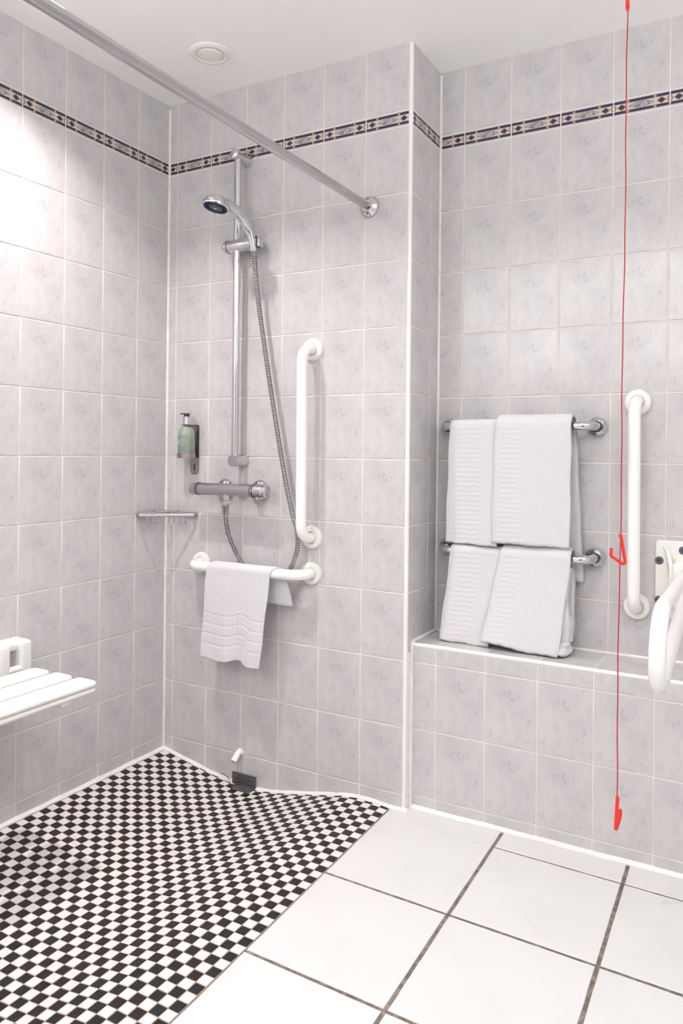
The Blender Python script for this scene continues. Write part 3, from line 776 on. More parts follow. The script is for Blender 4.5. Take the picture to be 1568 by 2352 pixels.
t = thing('soap_bottle', 'pale green pump bottle of hair and body shampoo on the wall', 'bottle', (bx, by, 0.9945))
bz0 = 0.0
prof = [(0.0001, 0.0), (0.025, 0.0), (0.0285, 0.003), (0.0292, 0.008), (0.0292, 0.078), (0.0282, 0.088), (0.0250, 0.0985), (0.0190, 0.1065), (0.0128, 0.1105), (0.0118, 0.1130), (0.0118, 0.118)]
MB().lathe(prof, None, 44, cap=False).build('body', M_SOAP, t)
pu = MB().lathe([(0.0001, 0.116), (0.0138, 0.116), (0.0138, 0.1175), (0.0128, 0.119), (0.0128, 0.1405), (0.0118, 0.142), (0.0001, 0.142)], None, 32, cap=False).build('collar', M_CHROME, t)
MB().lathe([(0.0001, 0.1425), (0.0098, 0.1425), (0.0098, 0.152), (0.0090, 0.1535), (0.0001, 0.1538)], None, 28, cap=False).box((-0.022, -0.0040, 0.1495), (0.002, 0.0040, 0.1530), 0, Matrix.Rotation(0.65, 4, 'Z')).build('pump_head', M_BLKPL, t)
MB().tube([(0, 0, 0.010), (0, 0, 0.112)], 0.0022, 10).build('dip_tube', mat('dip_tube', (0.75, 0.82, 0.8), 0.2), t)
# printed lettering wrapped on the bottle; the two legible words plus rows of small illegible print
def wrapped_text(body, size, ang, z, parent, name, matl, r=0.02945):
    c = bpy.data.curves.new(name, 'FONT'); c.body = body; c.size = size; c.align_x = 'CENTER'; c.align_y = 'CENTER'; c.resolution_u = 3
    o = bpy.data.objects.new(name, c); COL.objects.link(o)
    dg = bpy.context.evaluated_depsgraph_get(); me = bpy.data.meshes.new_from_object(o.evaluated_get(dg)); bpy.data.objects.remove(o)
    for v in me.vertices:
        a = ang+v.co.x/r; zz = z+v.co.y; v.co = (r*math.sin(a), -r*math.cos(a), zz)
    me.materials.clear(); me.materials.append(matl)
    return link(name, me, parent)
A0 = -0.05+0.0
body_o = [c for c in t.children if c.name.startswith('body')][0]
wrapped_text('Hair & Body', 0.0072, A0+0.15, 0.0365, body_o, 'lettering', M_INK)
wrapped_text('Shampoo', 0.0072, A0+0.15, 0.0295, body_o, 'lettering', M_INK)
pr_ = MB()
def dashes(a0, a1, z, h, seed):
    rg = random.Random(seed); a = a0
    while a < a1:
        l = rg.uniform(0.03, 0.11)
        b0 = min(a+l, a1); r = 0.02943
        pr_.add([(r*math.sin(a), -r*math.cos(a), z), (r*math.sin(b0), -r*math.cos(b0), z), (r*math.sin(b0), -r*math.cos(b0), z+h), (r*math.sin(a), -r*math.cos(a), z+h)], [(0, 1, 2, 3)])
        a = b0+0.03
dashes(A0-0.75, A0+0.75, 0.0690, 0.0022, 1); dashes(A0-0.8, A0+0.85, 0.0235, 0.0012, 2)
for k, z in enumerate((0.0180, 0.0150, 0.0090)): dashes(A0-0.6, A0+0.45, z, 0.0011, 5+k)
for k in range(13): dashes(A0+1.05, A0+1.75, 0.012+k*0.0046, 0.0011, 20+k)
pr_.build('small_print', M_INK, body_o, False)['kind'] = 'stuff'
lf = smoothpath([(-0.9, 0.047), (-0.6, 0.049), (-0.2, 0.056), (0.15, 0.064)], 6)
MB().tube([(0.0295*math.sin(A0+p[0]), -0.0295*math.cos(A0+p[0]), p[1]) for p in smoothpath([(-0.9, 0.047, 0), (-0.6, 0.0475, 0), (-0.25, 0.054, 0), (0.0, 0.060, 0)], 6)], 0.0009, 6).build('emblem_stroke', M_WPLASTIC, body_o)

# ---- corner wire shelf
t = thing('corner_shelf', 'chrome corner wire soap shelf with hanging prongs', 'shelf', (0, 0, 0.797))
CS = 0.1500
def flatbar(pts, w_, h_):
    return MB().tube(pts, 1.0, 12, flat=(w_, h_))
fr = MB()
L = [(0.006, -0.006, 0.003), (0.006, -CS+0.02, 0.001), (0.010, -CS, 0.0), (0.022, -CS+0.004, 0.0), (CS-0.004, -0.022, 0.0), (CS, -0.010, 0.0), (CS-0.02, -0.006, 0.001), (0.006, -0.006, 0.003)]
rim = []
P = arc_path(L, [0.006, 0.009, 0.007, 0.007, 0.009, 0.006], 5)
o = MB().tube(P, 1.0, 12, flat=(0.0034, 0.0062)).build('rim', M_CHROME, t)
# rounded end lugs
for c, d in (((0.012, -CS+0.010, 0.0), 0), ((CS-0.010, -0.012, 0.0), 1)):
    MB().prism(rrect(-0.0105, -0.0105, 0.0105, 0.0105, 0.0095, 6), -0.0052, 0.0052, 0.002, 0, Matrix.Translation(c), 2).build('end_lug', M_SATIN, t)
for k in range(8):
    q = 0.075+0.85*(k+0.35)/8
    fx = 0.022+(CS-0.026)*q-0.004; fy = -CS+0.004+(CS-0.026)*q-0.0
    fx, fy = 0.020+(CS-0.030)*q, -(CS-0.008)+(CS-0.030)*q
    # prong: down from the front bar, a short kick back, then a rear stay rising to the rim
    bx_, by_ = -0.7071, 0.7071
    back = 0.012
    pth = [(fx, fy, 0.0), (fx, fy, -0.022), (fx+bx_*0.006, fy+by_*0.006, -0.030)]
    MB().tube(arc_path(pth, 0.003, 4), 0.0021, 8).build('prong', M_CHROME, t)
    # grid wire running back to the walls
    if fx < -fy: ln = fx-0.006
    else: ln = -fy-0.006
    MB().tube([(fx, fy, -0.001), (fx+bx_*ln*1.35, fy+by_*ln*1.35, -0.001)] if ln*1.35*0.7071 < ln else [(fx, fy, -0.001), (fx-ln*0.7071, fy+ln*0.7071, -0.001)], 0.0014, 8).build('grid_wire', M_CHROME, t)
for c, zd in (((0.0, -0.060, 0.003), (1, 0, 0)), ((0.060, 0.0, 0.003), (0, -1, 0))):
    MB().lathe([(0.0001, 0), (0.0085, 0), (0.0085, 0.003), (0.006, 0.0075), (0.0001, 0.008)], frame(c, zd), 20, cap=False).build('wall_fixing', M_SATIN, t)

# ---- grab rails
def grab_rail(label, p0, p1, wall_n, stand, tube_r, fl_r, m, mfl, name='grab_rail', group=None, bend=0.045, cat='grab rail', flange_d=0.012, dome=False, leg=None):
    p0 = Vector(p0); p1 = Vector(p1); n = Vector(wall_n)
    t = thing(name, label, cat, tuple(p0), group)
    a = n*0.004; b_ = (p1-p0)
    d = b_.normalized()
    off = leg or 0.0
    path = arc_path([a, n*stand+d*off, b_+n*stand-d*off, b_+n*0.004], bend, 10)
    MB().tube(path, tube_r, 26).build('tube', m, t)
    for o_ in (Vector((0, 0, 0)), b_):
        if dome:
            f = MB().lathe([(0.0001, 0), (fl_r, 0), (fl_r, 0.002), (fl_r*0.97, 0.008), (fl_r*0.84, 0.0155), (fl_r*0.68, 0.0185), (fl_r*0.54, 0.0165), (fl_r*0.46, 0.011), (fl_r*0.42, 0.010)], frame(o_, n), 48, cap=False).build('wall_flange', mfl, t)
            MB().lathe([(tube_r*1.02, 0.008), (tube_r*1.16, 0.010), (tube_r*1.16, 0.017), (tube_r*1.02, 0.019)], frame(o_, n), 32, cap=False).build('collar', M_DARKMETAL, f)
        else:
            f = MB().lathe([(0.0001, 0), (fl_r, 0), (fl_r, flange_d*0.5), (fl_r*0.97, flange_d*0.80), (fl_r*0.90, flange_d), (tube_r*1.22, flange_d*1.05), (tube_r*1.12, flange_d*0.8), (tube_r*1.0, flange_d*0.8)], frame(o_, n), 56, cap=False).build('wall_flange', mfl, t)
            MB().lathe([(tube_r*1.03, flange_d*0.82), (tube_r*1.03, flange_d*1.25)], frame(o_, n), 36, cap=False).build('collar', m, f)
    return t
GR = 0.0172
grab_rail('vertical white grab rail beside the shower hose', (0.6190, 0, 0.7480), (0.6160, 0, 1.3460), (0, -1, 0), 0.068, GR, 0.0365, M_RAILW, M_WPLASTIC2, group='white wall grab rails')
grab_rail('horizontal white grab rail with a hand towel hung over it', (0.1680, 0, 0.6310), (0.6190, 0, 0.6330), (0, -1, 0), 0.068, GR, 0.0365, M_RAILW, M_WPLASTIC2, group='white wall grab rails')
grab_rail('vertical white grab rail on the recess wall by the red cord', (1.5680, D, 0.5920), (1.5650, D, 1.1720), (0, -1, 0), 0.068, GR, 0.0365, M_RAILW, M_WPLASTIC2, group='white wall grab rails')
RD = 0.072
grab_rail('upper chrome towel rail on the recess wall', (0.9960, D, 1.1040), (1.4545, D, 1.1030), (0, -1, 0), RD, 0.0125, 0.0290, M_CHROME, M_CHROME, 'towel_rail', 'chrome towel rails', 0.036, 'towel rail', dome=True)
grab_rail('lower chrome towel rail on the recess wall', (0.9930, D, 0.7210), (1.4520, D, 0.7215), (0, -1, 0), RD, 0.0125, 0.0290, M_CHROME, M_CHROME, 'towel_rail', 'chrome towel rails', 0.036, 'towel rail', dome=True)

# ---- draped towels
def drape(name, label, group, top, rail_yz, rr_, th, zf, zb, xf, xb, ribs=None, lean=0.0, seedv=0, wob=0.004, checks=None, zf_slope=0.0, zb_slope=0.0, yfun=None, fuzz=0.0006, back_off=0.0, split=None, cat='towel', dens=0.004, hemf=None):
    """towel hung over a rail. zf/zb = z of the front/back hems; xf(z)->(x0,x1) for the front, xb(z) for the back"""
    rg = random.Random(seedv); ph = [rg.uniform(0, 6.28) for _ in range(8)]
    ry, rz_ = rail_yz
    Ro = rr_+th; Ri = rr_+0.0008
    nj = max(12, int((xf(zf)[1]-xf(zf)[0])/(0.0022 if checks else 0.005)))
    nf = int((rz_-zf)/dens); nb = int((rz_-zb)/0.008); na = 12
    def section():
        S_ = []                                            # (kind, param, side)  side +1 outer, -1 inner
        for i in range(nf+1): S_.append(('f', i/nf, 1))
        for i in range(1, na): S_.append(('a', i/na, 1))
        for i in range(nb+1): S_.append(('b', i/nb, 1))
        S_.append(('be', 0, 0))
        for i in range(nb, -1, -1): S_.append(('b', i/nb, -1))
        for i in range(na-1, 0, -1): S_.append(('a', i/na, -1))
        for i in range(nf, -1, -1): S_.append(('f', i/nf, -1))
        S_.append(('fe', 0, 0))
        return S_
    sec = section(); ns = len(sec); vs = []
    for j in range(nj+1):
        tj = j/nj
        edge = min(1.0, min(tj, 1-tj)*(xf(zf)[1]-xf(zf)[0])/0.009); thin = 0.35+0.65*math.sqrt(max(0.0, 1-(1-edge)**2))
        for kind, q, side in sec:
            th_e = th*thin; rm = rr_+0.0008+th/2
            rad = rm+side*th_e/2
            if kind in ('f', 'fe'):
                hem = zf+zf_slope*(tj-0.5)+(hemf(tj) if hemf else 0)+0.0011*math.sin(tj*14+ph[0])+0.0006*math.sin(tj*41+ph[1])
                z = hem+(rz_-hem)*q if kind == 'f' else hem-th*0.42
                dep = (rz_-z)/(rz_-zf)
                y = ry-rad-lean*dep**1.4
                y -= wob*dep*math.sin(tj*5.0+ph[2]+dep*1.2)+wob*0.35*dep*math.sin(tj*13+ph[3])
                if yfun: y += yfun(tj, z, dep)
                if side == 1:
                    if ribs:
                        a0, a1, pitch, amp = ribs
                        wgt = smooth01(a0-0.012, a0+0.012, tj)*(1-smooth01(a1-0.012, a1+0.012, tj))
                        if kind == 'f': y += amp*wgt*(0.5+0.5*math.sin(2*PI*(z+0.0012*math.sin(tj*23+z*60))/pitch))**3
                        # woven selvedge at the left of the band
                        w2 = 1-smooth01(a0-0.04, a0-0.02, tj)
                        y += 0.0006*w2*math.sin(2*PI*z/0.0075)
                        y += 0.0012*math.exp(-((tj-a1)/0.010)**2)
                    if checks:
                        zz = z-hem
                        for cz in checks[0]: y += 0.0016*math.exp(-((zz-cz)/0.0022)**2)
                        if checks[0][0]-0.001 < zz < checks[0][-1]+0.001:
                            for cx_ in checks[1]: y += 0.0016*math.exp(-((tj-cx_)/0.009)**2)
                x0, x1 = xf(z)
            elif kind == 'a':
                a = q*PI; y = ry-rad*math.cos(a); z = rz_+rad*math.sin(a)*0.97; x0f, x1f = xf(rz_); x0b, x1b = xb(rz_)
                x0 = x0f+(x0b-x0f)*q; x1 = x1f+(x1b-x1f)*q
            else:
                hem = zb+zb_slope*(tj-0.5)+0.002*math.sin(tj*11+ph[4])
                z = rz_-(rz_-hem)*q if kind == 'b' else hem-th*0.42
                dep = (rz_-z)/max(rz_-zb, 1e-4)
                y = ry+rad+back_off*dep+wob*0.5*dep*math.sin(tj*7+ph[5])
                x0, x1 = xb(z)
            x = x0+(x1-x0)*tj+0.0012*math.sin(z*38+ph[6])*(1 if tj > 0.5 else -1)*abs(2*tj-1)**6
            vs.append((x+rg.uniform(-1, 1)*fuzz*0.5, y+rg.uniform(-1, 1)*fuzz*0.5, z+rg.uniform(-1, 1)*fuzz*0.3))
    fs = []
    for j in range(nj):
        for i in range(ns):
            k = (i+1) % ns; fs.append((j*ns+i, j*ns+k, (j+1)*ns+k, (j+1)*ns+i))
    # end caps: pair outer with inner
    nt = nf+1+na-1+nb+1
    for base, rev in ((0, False), (nj*ns, True)):
        for i in range(nt-1):
            a, b_ = i, i+1; c, d = nt+1+(nt-1-(i+1)), nt+1+(nt-1-i)
            f = (base+a, base+b_, base+c, base+d); fs.append(f if not rev else f[::-1])
        fs.append((base+nt-1, base+nt, base+nt+1) if not rev else (base+nt+1, base+nt, base+nt-1))
        fs.append((base+0, base+nt+nt, base+ns-1) if not rev else (base+ns-1, base+nt+nt, base+0))
    me = new_mesh(name, vs, fs, M_TERRY, True)
    c = Vector((sum(v[0] for v in vs)/len(vs), ry, zf)); me.transform(Matrix.Translation(-c))
    o = link(name, me, None, c); return tag(o, label, cat, group)
def lerpx(z, za, a, zb_, b_):
    q = min(max((z-za)/(zb_-za), -0.2), 1.2); return (a[0]+(b_[0]-a[0])*q, a[1]+(b_[1]-a[1])*q)
G_T = 'white bath towels on the chrome rails'
RY = D-RD
# upper rail
drape('bath_towel', 'white bath towel at left on the upper chrome rail', G_T, None, (RY, 1.1040), 0.0125, 0.0085, 0.748, 0.80,
      lambda z: lerpx(z, 0.76, (1.020, 1.185), 1.104, (1.031, 1.190)), lambda z: (1.035, 1.19), (0.16, 0.66, 0.0145, 0.0016), seedv=3, wob=0.004, zf_slope=-0.004)
drape('bath_towel', 'white bath towel at right on the upper chrome rail, overlapping its neighbour', G_T, None, (RY, 1.1040), 0.0225, 0.0120, 0.760, 0.652,
      lambda z: lerpx(z, 0.76, (1.169, 1.400), 1.104, (1.178, 1.402)), lambda z: lerpx(z, 0.65, (1.19, 1.4240), 1.104, (1.19, 1.404)), (0.10, 0.36, 0.0145, 0.0016), seedv=5, wob=0.004, zf_slope=-0.004, back_off=0.022)
# lower rail
drape('bath_towel', 'white bath towel at left on the lower chrome rail, its hem on the ledge', G_T, None, (RY, 0.7215), 0.0125, 0.0085, 0.4505, 0.50,
      lambda z: lerpx(z, 0.45, (1.014, 1.172), 0.722, (1.037, 1.200)), lambda z: (1.04, 1.20), (0.16, 0.62, 0.0145, 0.0016), lean=0.030, seedv=8, wob=0.003, hemf=lambda t: 0.004-0.004*t)
drape('bath_towel', 'white bath towel at right on the lower chrome rail, its hem touching the ledge', G_T, None, (RY, 0.7215), 0.0210, 0.0125, 0.4560, 0.50,
      lambda z: lerpx(z, 0.45, (1.150, 1.378), 0.722, (1.196, 1.404)), lambda z: lerpx(z, 0.45, (1.21, 1.405), 0.722, (1.21, 1.405)), (0.10, 0.34, 0.0145, 0.0016), lean=0.037, seedv=11, wob=0.004,
      hemf=lambda t: 0.016*(1-smooth01(0.0, 0.75, t))+0.0)
# gathered folds of the last towel resting on the ledge, right of its front panel
fo = []
def fold_roll(pts, rad, name='bath_towel_fold'): return MB().tube(smoothpath(pts, 6), rad, 14)
last = bpy.data.objects['bath_towel.003']
m_f = MB()
def sheet(cx0, ytop, z0, z1, xr, yr, seedv):
    rg = random.Random(seedv); nz, nu = 46, 30; vs = []; ps = [rg.uniform(0, 6.28) for _ in range(6)]
    for i in range(nz+1):
        z = z0+(z1-z0)*i/nz; q = i/nz
        for k in range(nu):
            a = 2*PI*k/nu; f = 1+0.10*math.sin(3*a+ps[0]+q*5)+0.06*math.sin(5*a+ps[1]-q*9)
            e_ = min(1.0, min(q, 1-q)*(z1-z0)/0.012); sc_ = (0.12+0.88*math.sqrt(1-(1-e_)**2))*(0.92+0.08*math.cos(q*PI*3.1+ps[2]))
            vs.append((cx0(q)+xr*f*sc_*math.cos(a), ytop(q)+yr*f*sc_*math.sin(a), z))
    fs = [(i*nu+k, i*nu+(k+1) % nu, (i+1)*nu+(k+1) % nu, (i+1)*nu+k) for i in range(nz) for k in range(nu)]
    fs += [tuple(range(nu-1, -1, -1)), tuple(nz*nu+k for k in range(nu))]
    m_f.add(vs, fs)
sheet(lambda q: 1.380+0.003*math.sin(q*7), lambda q: 0.128+0.020*q, 0.4485, 0.700, 0.020, 0.024, 4)
sheet(lambda q: 1.386-0.004*q, lambda q: 0.124+0.01*q, 0.4480, 0.492, 0.0220, 0.040, 6)
sheet(lambda q: 1.395-0.006*q, lambda q: 0.146, 0.484, 0.560, 0.0150, 0.026, 9)
o = m_f.build('folded_layers', M_TERRY); o.data.transform(Matrix.Translation(-last.location)); o.parent = last
# hand towel over the horizontal grab rail
drape('hand_towel', 'white hand towel with a checked border draped over the horizontal grab rail', None, None, (-0.068, 0.632), GR, 0.0050, 0.332, 0.530,
      lambda z: lerpx(z, 0.332, (0.240, 0.483), 0.650, (0.262, 0.520)), lambda z: lerpx(z, 0.53, (0.33, 0.575), 0.650, (0.29, 0.545)), None, lean=0.004, seedv=21, wob=0.0035,
      checks=((0.048, 0.081, 0.114, 0.147), (0.17, 0.34, 0.45, 0.57, 0.73, 0.84)), zb_slope=0.006, back_off=0.006,
      yfun=lambda t, z, dep: -0.010*dep*dep*math.exp(-((t-0.86)/0.13)**2)+0.008*dep*dep*math.exp(-((t-0.66)/0.10)**2)-0.004*dep*math.exp(-((t-0.40)/0.12)**2),
      hemf=lambda t: 0.014*math.exp(-((t-0.64)/0.12)**2)-0.006*t+0.004, dens=0.003)

# ---- waste pipe stub and perforated drain cover
t = thing('waste_pipe', 'short white waste pipe elbow above the drain grate', 'pipe', (0.3415, 0, 0.002))
o = MB().tube(arc_path([(0, 0.0, 0.004), (0, -0.011, 0.004), (0.000, -0.036, -0.0165)], 0.010, 6), 0.0108, 24, cap=False)
o.tube(arc_path([(0, 0.0, 0.004), (0, -0.011, 0.004), (0.000, -0.0358, -0.0163)], 0.010, 6), 0.0088, 24, cap=False)
o.lathe([(0.0088, 0), (0.0108, 0)], frame((0.0, -0.036, -0.0165), (0, -0.025, -0.0205)), 24, cap=False)
o.build('elbow', M_WPLASTIC2, t)
MB().lathe([(0.0118, 0), (0.0145, 0.0), (0.0138, 0.0035), (0.0118, 0.005)], frame((0, -0.0002, 0.002), (0, -1, 0)), 24, cap=False).build('mortar_ring', M_GROUT, t)
MB().lathe([(0.0001, 0), (0.0088, 0)], frame((0.0, -0.0290, -0.0108), (0, -0.025, -0.0205)), 20, cap=False).build('dark_bore', mat('pipe_inside', (0.30, 0.25, 0.20), 0.8), t)

gx0, gx1, gz0, gz1 = 0.3165, 0.4110, -0.1230, -0.0610
t = thing('drain_cover', 'charcoal perforated plastic drain cover at the wall foot', 'drain', ((gx0+gx1)/2, -0.004, gz0))
GW = gx1-gx0; GH = gz1-gz0; FD = 0.042
def holed(w_, h_, cols, rows, r, th_, skip=()):
    """plate in xy with square-celled round holes (octagons), built as cells"""
    mb = MB(); cw, ch = w_/cols, h_/rows
    for i in range(cols):
        for j in range(rows):
            x0, y0 = i*cw, j*ch; cx_, cy_ = x0+cw/2, y0+ch/2
            if (i, j) in skip: mb.box((x0, y0, 0), (x0+cw, y0+ch, th_)); continue
            ring = [(cx_+r*math.cos(PI/8+k*PI/4), cy_+r*math.sin(PI/8+k*PI/4)) for k in range(8)]
            co = [(x0+cw, y0+ch/2), (x0+cw, y0+ch), (cx_, y0+ch), (x0, y0+ch), (x0, cy_), (x0, y0), (cx_, y0), (x0+cw, y0)]
            # outer points matched to ring order (start angle 22.5 deg)
            out = [(x0+cw, cy_+ch*0.25), (x0+cw*0.75, y0+ch), (x0+cw*0.25, y0+ch), (x0, cy_+ch*0.25), (x0, cy_-ch*0.25), (x0+cw*0.25, y0), (x0+cw*0.75, y0), (x0+cw, cy_-ch*0.25)]
            crn = {0: (x0+cw, y0+ch), 2: (x0, y0+ch), 4: (x0, y0), 6: (x0+cw, y0)}
            v = [(p[0], p[1], th_) for p in ring]+[(p[0], p[1], th_) for p in out]+[(p[0], p[1], 0) for p in ring]+[(p[0], p[1], th_) for p in (crn[0], crn[2], crn[4], crn[6])]
            f = []
            for k in range(8):
                k2 = (k+1) % 8; f.append((k, 8+k, 8+k2, k2)); f.append((k, k2, 16+k2, 16+k))
            f += [(8, 24, 9), (10, 25, 11), (12, 26, 13), (14, 27, 15)]
            mb.add(v, f)
    return mb
up = holed(GW-0.006, GH-0.004, 9, 5, 0.0024, 0.0022, {(0, 4), (8, 4), (1, 4), (0, 3), (7, 4), (8, 3)})
Tu = Matrix(((1, 0, 0, -GW/2+0.003), (0, 0, -1, -0.0035), (0, 1, 0, 0.002), (0, 0, 0, 1)))
o = MB(); o.add(up.v, up.f, 0, Tu)
o.box((-GW/2, -0.0057, 0), (-GW/2+0.003, -0.0015, GH)).box((GW/2-0.003, -0.0057, 0), (GW/2, -0.0015, GH)).box((-GW/2, -0.0057, GH-0.002), (GW/2, -0.0015, GH))
o.build('upright_plate', M_GRATE, t, False)
MB().box((-GW/2+0.002, -0.0032, 0.002), (GW/2-0.002, -0.0020, GH-0.002)).build('backing', M_HOLE, t, False)
for sx_ in (-GW/2+0.009, GW/2-0.009):
    MB().lathe([(0.0001, 0.0012), (0.0022, 0.0012), (0.0034, 0.0), (0.0034, 0)], frame((sx_, -0.0057, GH-0.009), (0, -1, 0)), 14, cap=False).build('screw', M_DARKMETAL, t)
# tray part over the gully, tilted with the shower floor
lo = holed(GW+0.004, FD, 9, 4, 0.0024, 0.0022)
ang = math.atan2(zfl(0.36, -FD)-zfl(0.36, -0.004), FD-0.004)
Tl = Matrix.Translation((-GW/2-0.004, -FD+0.0, 0.0205)) 
o = MB(); o.add(lo.v, lo.f, 0, Tl)
o.box((-GW/2-0.004, -FD, 0.010), (GW/2, -FD+0.0015, 0.0227)).box((-GW/2-0.004, -FD, 0.010), (-GW/2-0.0025, 0, 0.0227)).box((GW/2-0.0015, -FD, 0.010), (GW/2, 0, 0.0227))
o.build('tray_plate', M_GRATE, t, False)
MB().box((-GW/2, -FD+0.003, 0.0185), (GW/2-0.002, -0.004, 0.0197)).build('backing', M_HOLE, t, False)
# loose black wire at the left of the cover
t = thing('loose_wire', 'thin black wire curling out beside the drain cover', 'wire', (0.262, -0.003, -0.088))
MB().tube(smoothpath([(0.0, 0, 0.006), (0.016, -0.004, 0.008), (0.034, -0.006, 0.003), (0.046, -0.006, -0.010), (0.054, -0.004, -0.018)], 8), 0.0010, 8).build('wire', M_BLKPL, t)

# ---- fold-down shower seat (left edge)
t = thing('folding_bench', 'white fold-down slatted shower seat on the left wall', 'seat', (0.0, -0.86, 0.30))
sz = 0.42-0.30
for k, (xa, xb_) in enumerate(((0.119, 0.1885), (0.2055, 0.2780), (0.2940, 0.3680))):
    w_ = xb_-xa; Lh = 0.220
    pts = rrect(xa, -Lh, xb_, Lh, 0.016, 6)
    o = MB().prism(pts, sz-0.0155, sz, 0.0075, 0, None, 4).build('slat', M_WPLASTIC, t)
    MB().prism(rrect(xa+0.001, -Lh+0.001, xb_-0.001, Lh-0.001, 0.016, 6), sz-0.031, sz-0.0161, 0.008, 0, None, 3).build('slat_underside', M_WPLASTIC, o)
for yy in (-0.13, 0.13):
    MB().rbox((0.055, yy-0.014, sz-0.046), (0.35, yy+0.014, sz-0.0285), 0.004).build('cross_bearer', M_WPLASTIC, t)
MB().tube([(0.052, -0.240, sz-0.016), (0.052, 0.245, sz-0.016)], 0.0100, 20).build('hinge_bar', M_WPLASTIC, t)
def bracket(y0, y1):
    mb = MB()
    T = Matrix(((0, 0, 1, 0), (1, 0, 0, 0), (0, 1, 0, 0), (0, 0, 0, 1)))    # local x->y, y->z, z->x
    mb.prism(rrect(y0, sz-0.075, y1, sz+0.063, 0.014, 6), 0.0, 0.018, 0.007, 0, T, 4)
    th_ = 0.039
    mb.prism(rrect(y0, sz-0.070, y0+th_, sz+0.060, 0.010, 5), 0.010, 0.062, 0.009, 0, T, 4)
    mb.prism(rrect(y1-th_, sz-0.070, y1, sz+0.060, 0.010, 5), 0.010, 0.062, 0.009, 0, T, 4)
    mb.prism(rrect(y0, sz+0.034, y1, sz+0.061, 0.010, 5), 0.010, 0.050, 0.009, 0, T, 4)
    return mb
bracket(0.150, 0.258).build('wall_bracket', M_WPLASTIC, t)
bracket(-0.272, -0.158).build('wall_bracket', M_WPLASTIC, t)

# ---- hinged support rail (right edge)
hx = 1.7000
t = thing('hinged_support_rail', 'white hinged drop-down support rail with its wall plate at the right edge', 'grab rail', (hx, D, 0.5700))
zb_ = 0.0
T = Matrix(((1, 0, 0, 0), (0, 0, -1, 0), (0, 1, 0, 0), (0, 0, 0, 1)))
MB().prism(rrect(-0.0835, 0.0, 0.0835, 0.2150, 0.009, 5), 0.0, 0.0105, 0.003, 0, T, 3).build('wall_plate', M_WPLASTIC2, t)
pf = MB()
for s in (-1, 1):
    # raised flanges either side of the hinge, flaring towards the top corners
    prof_ = [(s*0.060, 0.0095, 0.196), (s*0.052, 0.020, 0.186), (s*0.044, 0.036, 0.160), (s*0.040, 0.045, 0.138), (s*0.040, 0.046, 0.060), (s*0.040, 0.032, 0.030)]
    pf.tube([(p[0], -p[1]*0.75, p[2]) for p in smoothpath(prof_, 5)], 0.0062, 10)
    pf.add([(s*0.058, -0.009, 0.190), (s*0.042, -0.032, 0.140), (s*0.040, -0.033, 0.045), (s*0.040, -0.009, 0.025), (s*0.050, -0.009, 0.19), (s*0.036, -0.032, 0.140), (s*0.036, -0.033, 0.045), (s*0.036, -0.009, 0.025)],
           [(0, 1, 2, 3), (7, 6, 5, 4), (0, 4, 5, 1), (1, 5, 6, 2), (2, 6, 7, 3)])
pf.build('hinge_cheeks', M_WPLASTIC2, t)
MB().rbox((-0.036, 0.034, 0.0), (0.036, 0.160, 0.052), 0.010, 0, T, rc=0.012).build('hinge_block', M_WPLASTIC2, t)
for sx_, sz_ in ((-0.0735, 0.158), (-0.0735, 0.048), (0.0735, 0.158), (0.0735, 0.048), (-0.012, 0.190), (-0.012, 0.018)):
    c = MB().lathe([(0.0001, 0.0114), (0.0045, 0.0114), (0.0055, 0.0130), (0.0065, 0.0133), (0.0105, 0.0128), (0.0115, 0.0105), (0.0115, 0.009)], Matrix.Translation((sx_, 0, sz_)) @ frame((0, 0, 0), (0, -1, 0)), 24, cap=False).build('screw_cap', M_SCREW, t)
    MB().lathe([(0.0001, 0.0119), (0.0022, 0.0119), (0.0022, 0.0112)], Matrix.Translation((sx_, 0, sz_)) @ frame((0, 0, 0), (0, -1, 0)), 6, cap=False).build('socket', M_HOLE, c)
z1 = 0.715-0.570
path = arc_path([(0, -0.040, z1-0.004), (0, -0.648, z1-0.012), (0, -0.662, -0.026), (0, -0.060, 0.070)], [0.098, 0.052], 14)
MB().tube(path, 0.0172, 28).build('tube', M_RAILW, t)

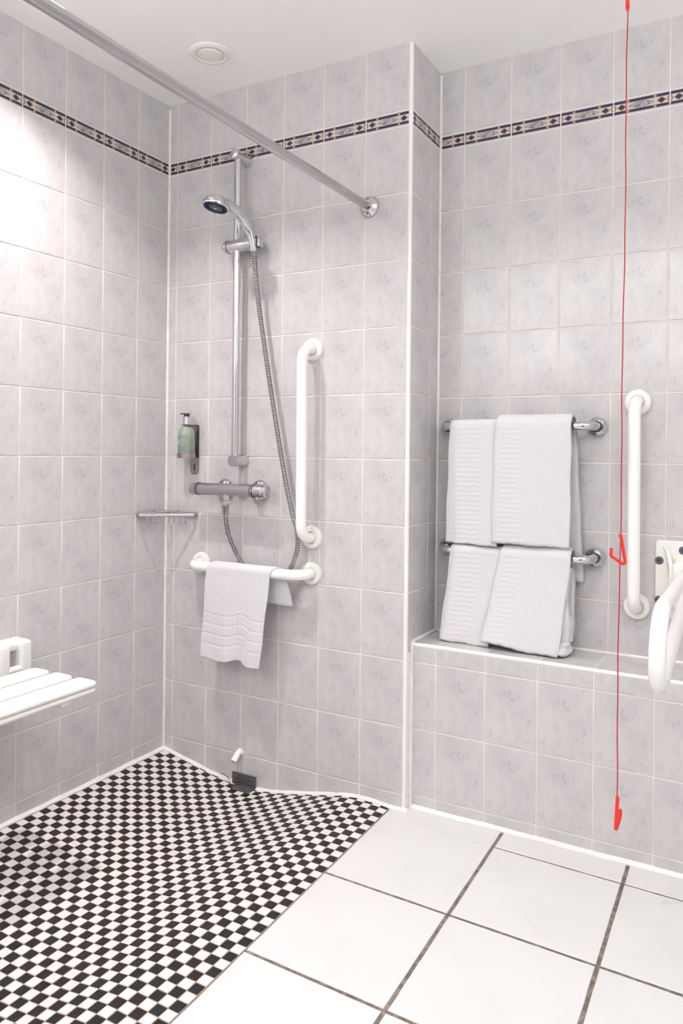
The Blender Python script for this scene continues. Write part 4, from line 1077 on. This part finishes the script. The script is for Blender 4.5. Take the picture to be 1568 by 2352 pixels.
# ---- red alarm pull cord
cx_, cy_ = 1.5815, -0.15
ct = ceil_z(cx_, cy_)
t = thing('alarm_pull_cord', 'red emergency pull cord hanging from the ceiling with two red handles', 'cord', (cx_, cy_, 0.10))
def cz(z): return z-0.10
xs = lambda z: 0.0035*(z-1.0)/1.0-0.0
cpts = [(xs(z)+0.0012*math.sin(z*9)+0.0005*math.sin(z*31), 0.001*math.sin(z*7), cz(z)) for z in [ct-0.005-i*(ct-0.205)/60 for i in range(61)]]
cd = MB().tube(cpts, 0.0014, 8).build('cord', M_REDCORD, t)
MB().lathe([(0.0001, 0), (0.035, 0), (0.034, 0.016), (0.028, 0.022), (0.0001, 0.022)], frame((0.004, 0, cz(ct)), (0, 0, -1)), 32, cap=False).build('ceiling_box', M_WPLASTIC, t)
zc_ = 2.103
lk_ = MB().tube(arc_path([(0.0055, 0, cz(zc_-0.013)), (0.0055, 0, cz(zc_+0.013)), (-0.0035+0.004, 0, cz(zc_+0.013)), (-0.0035+0.004, 0, cz(zc_-0.013)), (0.0055, 0, cz(zc_-0.013)), (0.0055, 0, cz(zc_))], [0.0024]*4, 4), 0.0021, 8)
lk_.rbox((-0.0015, -0.0035, -0.006), (0.0065, 0.0035, 0.006), 0.001, 0, Matrix.Translation((0.001, 0, cz(zc_)))).build('breakaway_link', M_RED, t)
def handle(pts, rad, name='handle'):
    return MB().tube(arc_path(pts, [0.006, 0.004], 6), rad, 12)
# middle handle: open triangle with hooked arm, spun to face the room
zt = 0.828; px = 0.0010
a_ = yaw
def W2(u, v): return (px+u*math.cos(a_), u*math.sin(a_), cz(v))
h = MB().tube(arc_path([W2(0.000, zt), W2(0.0125, zt-0.073), W2(-0.0235, zt-0.048), W2(-0.0230, zt-0.0330)], [0.0050, 0.0045], 6), 0.0037, 12)
h.lathe([(0.0001, 0.0), (0.0042, 0.001), (0.0046, 0.006), (0.0030, 0.010), (0.0001, 0.011)], Matrix.Translation(W2(-0.001, zt-0.004)), 14, cap=False)
h.lathe([(0.0001, 0.0), (0.0044, 0.001), (0.0044, 0.003), (0.0001, 0.005)], Matrix.Translation(W2(-0.0230, zt-0.0335)), 12, cap=False)
h.build('handle', M_RED, t)
# bottom handle: seen nearly edge-on
zt = 0.196; a_ = yaw+PI/2-0.62; px = -0.0005
h = MB().tube(arc_path([W2(0.000, zt), W2(-0.0150, zt-0.073), W2(0.024, zt-0.050), W2(0.024, zt-0.034)], [0.0050, 0.0045], 6), 0.0042, 12)
h.lathe([(0.0001, 0.0), (0.0044, 0.001), (0.0048, 0.006), (0.0032, 0.010), (0.0001, 0.011)], Matrix.Translation(W2(0.0, zt-0.004)), 14, cap=False)
h.build('handle', M_RED, t)
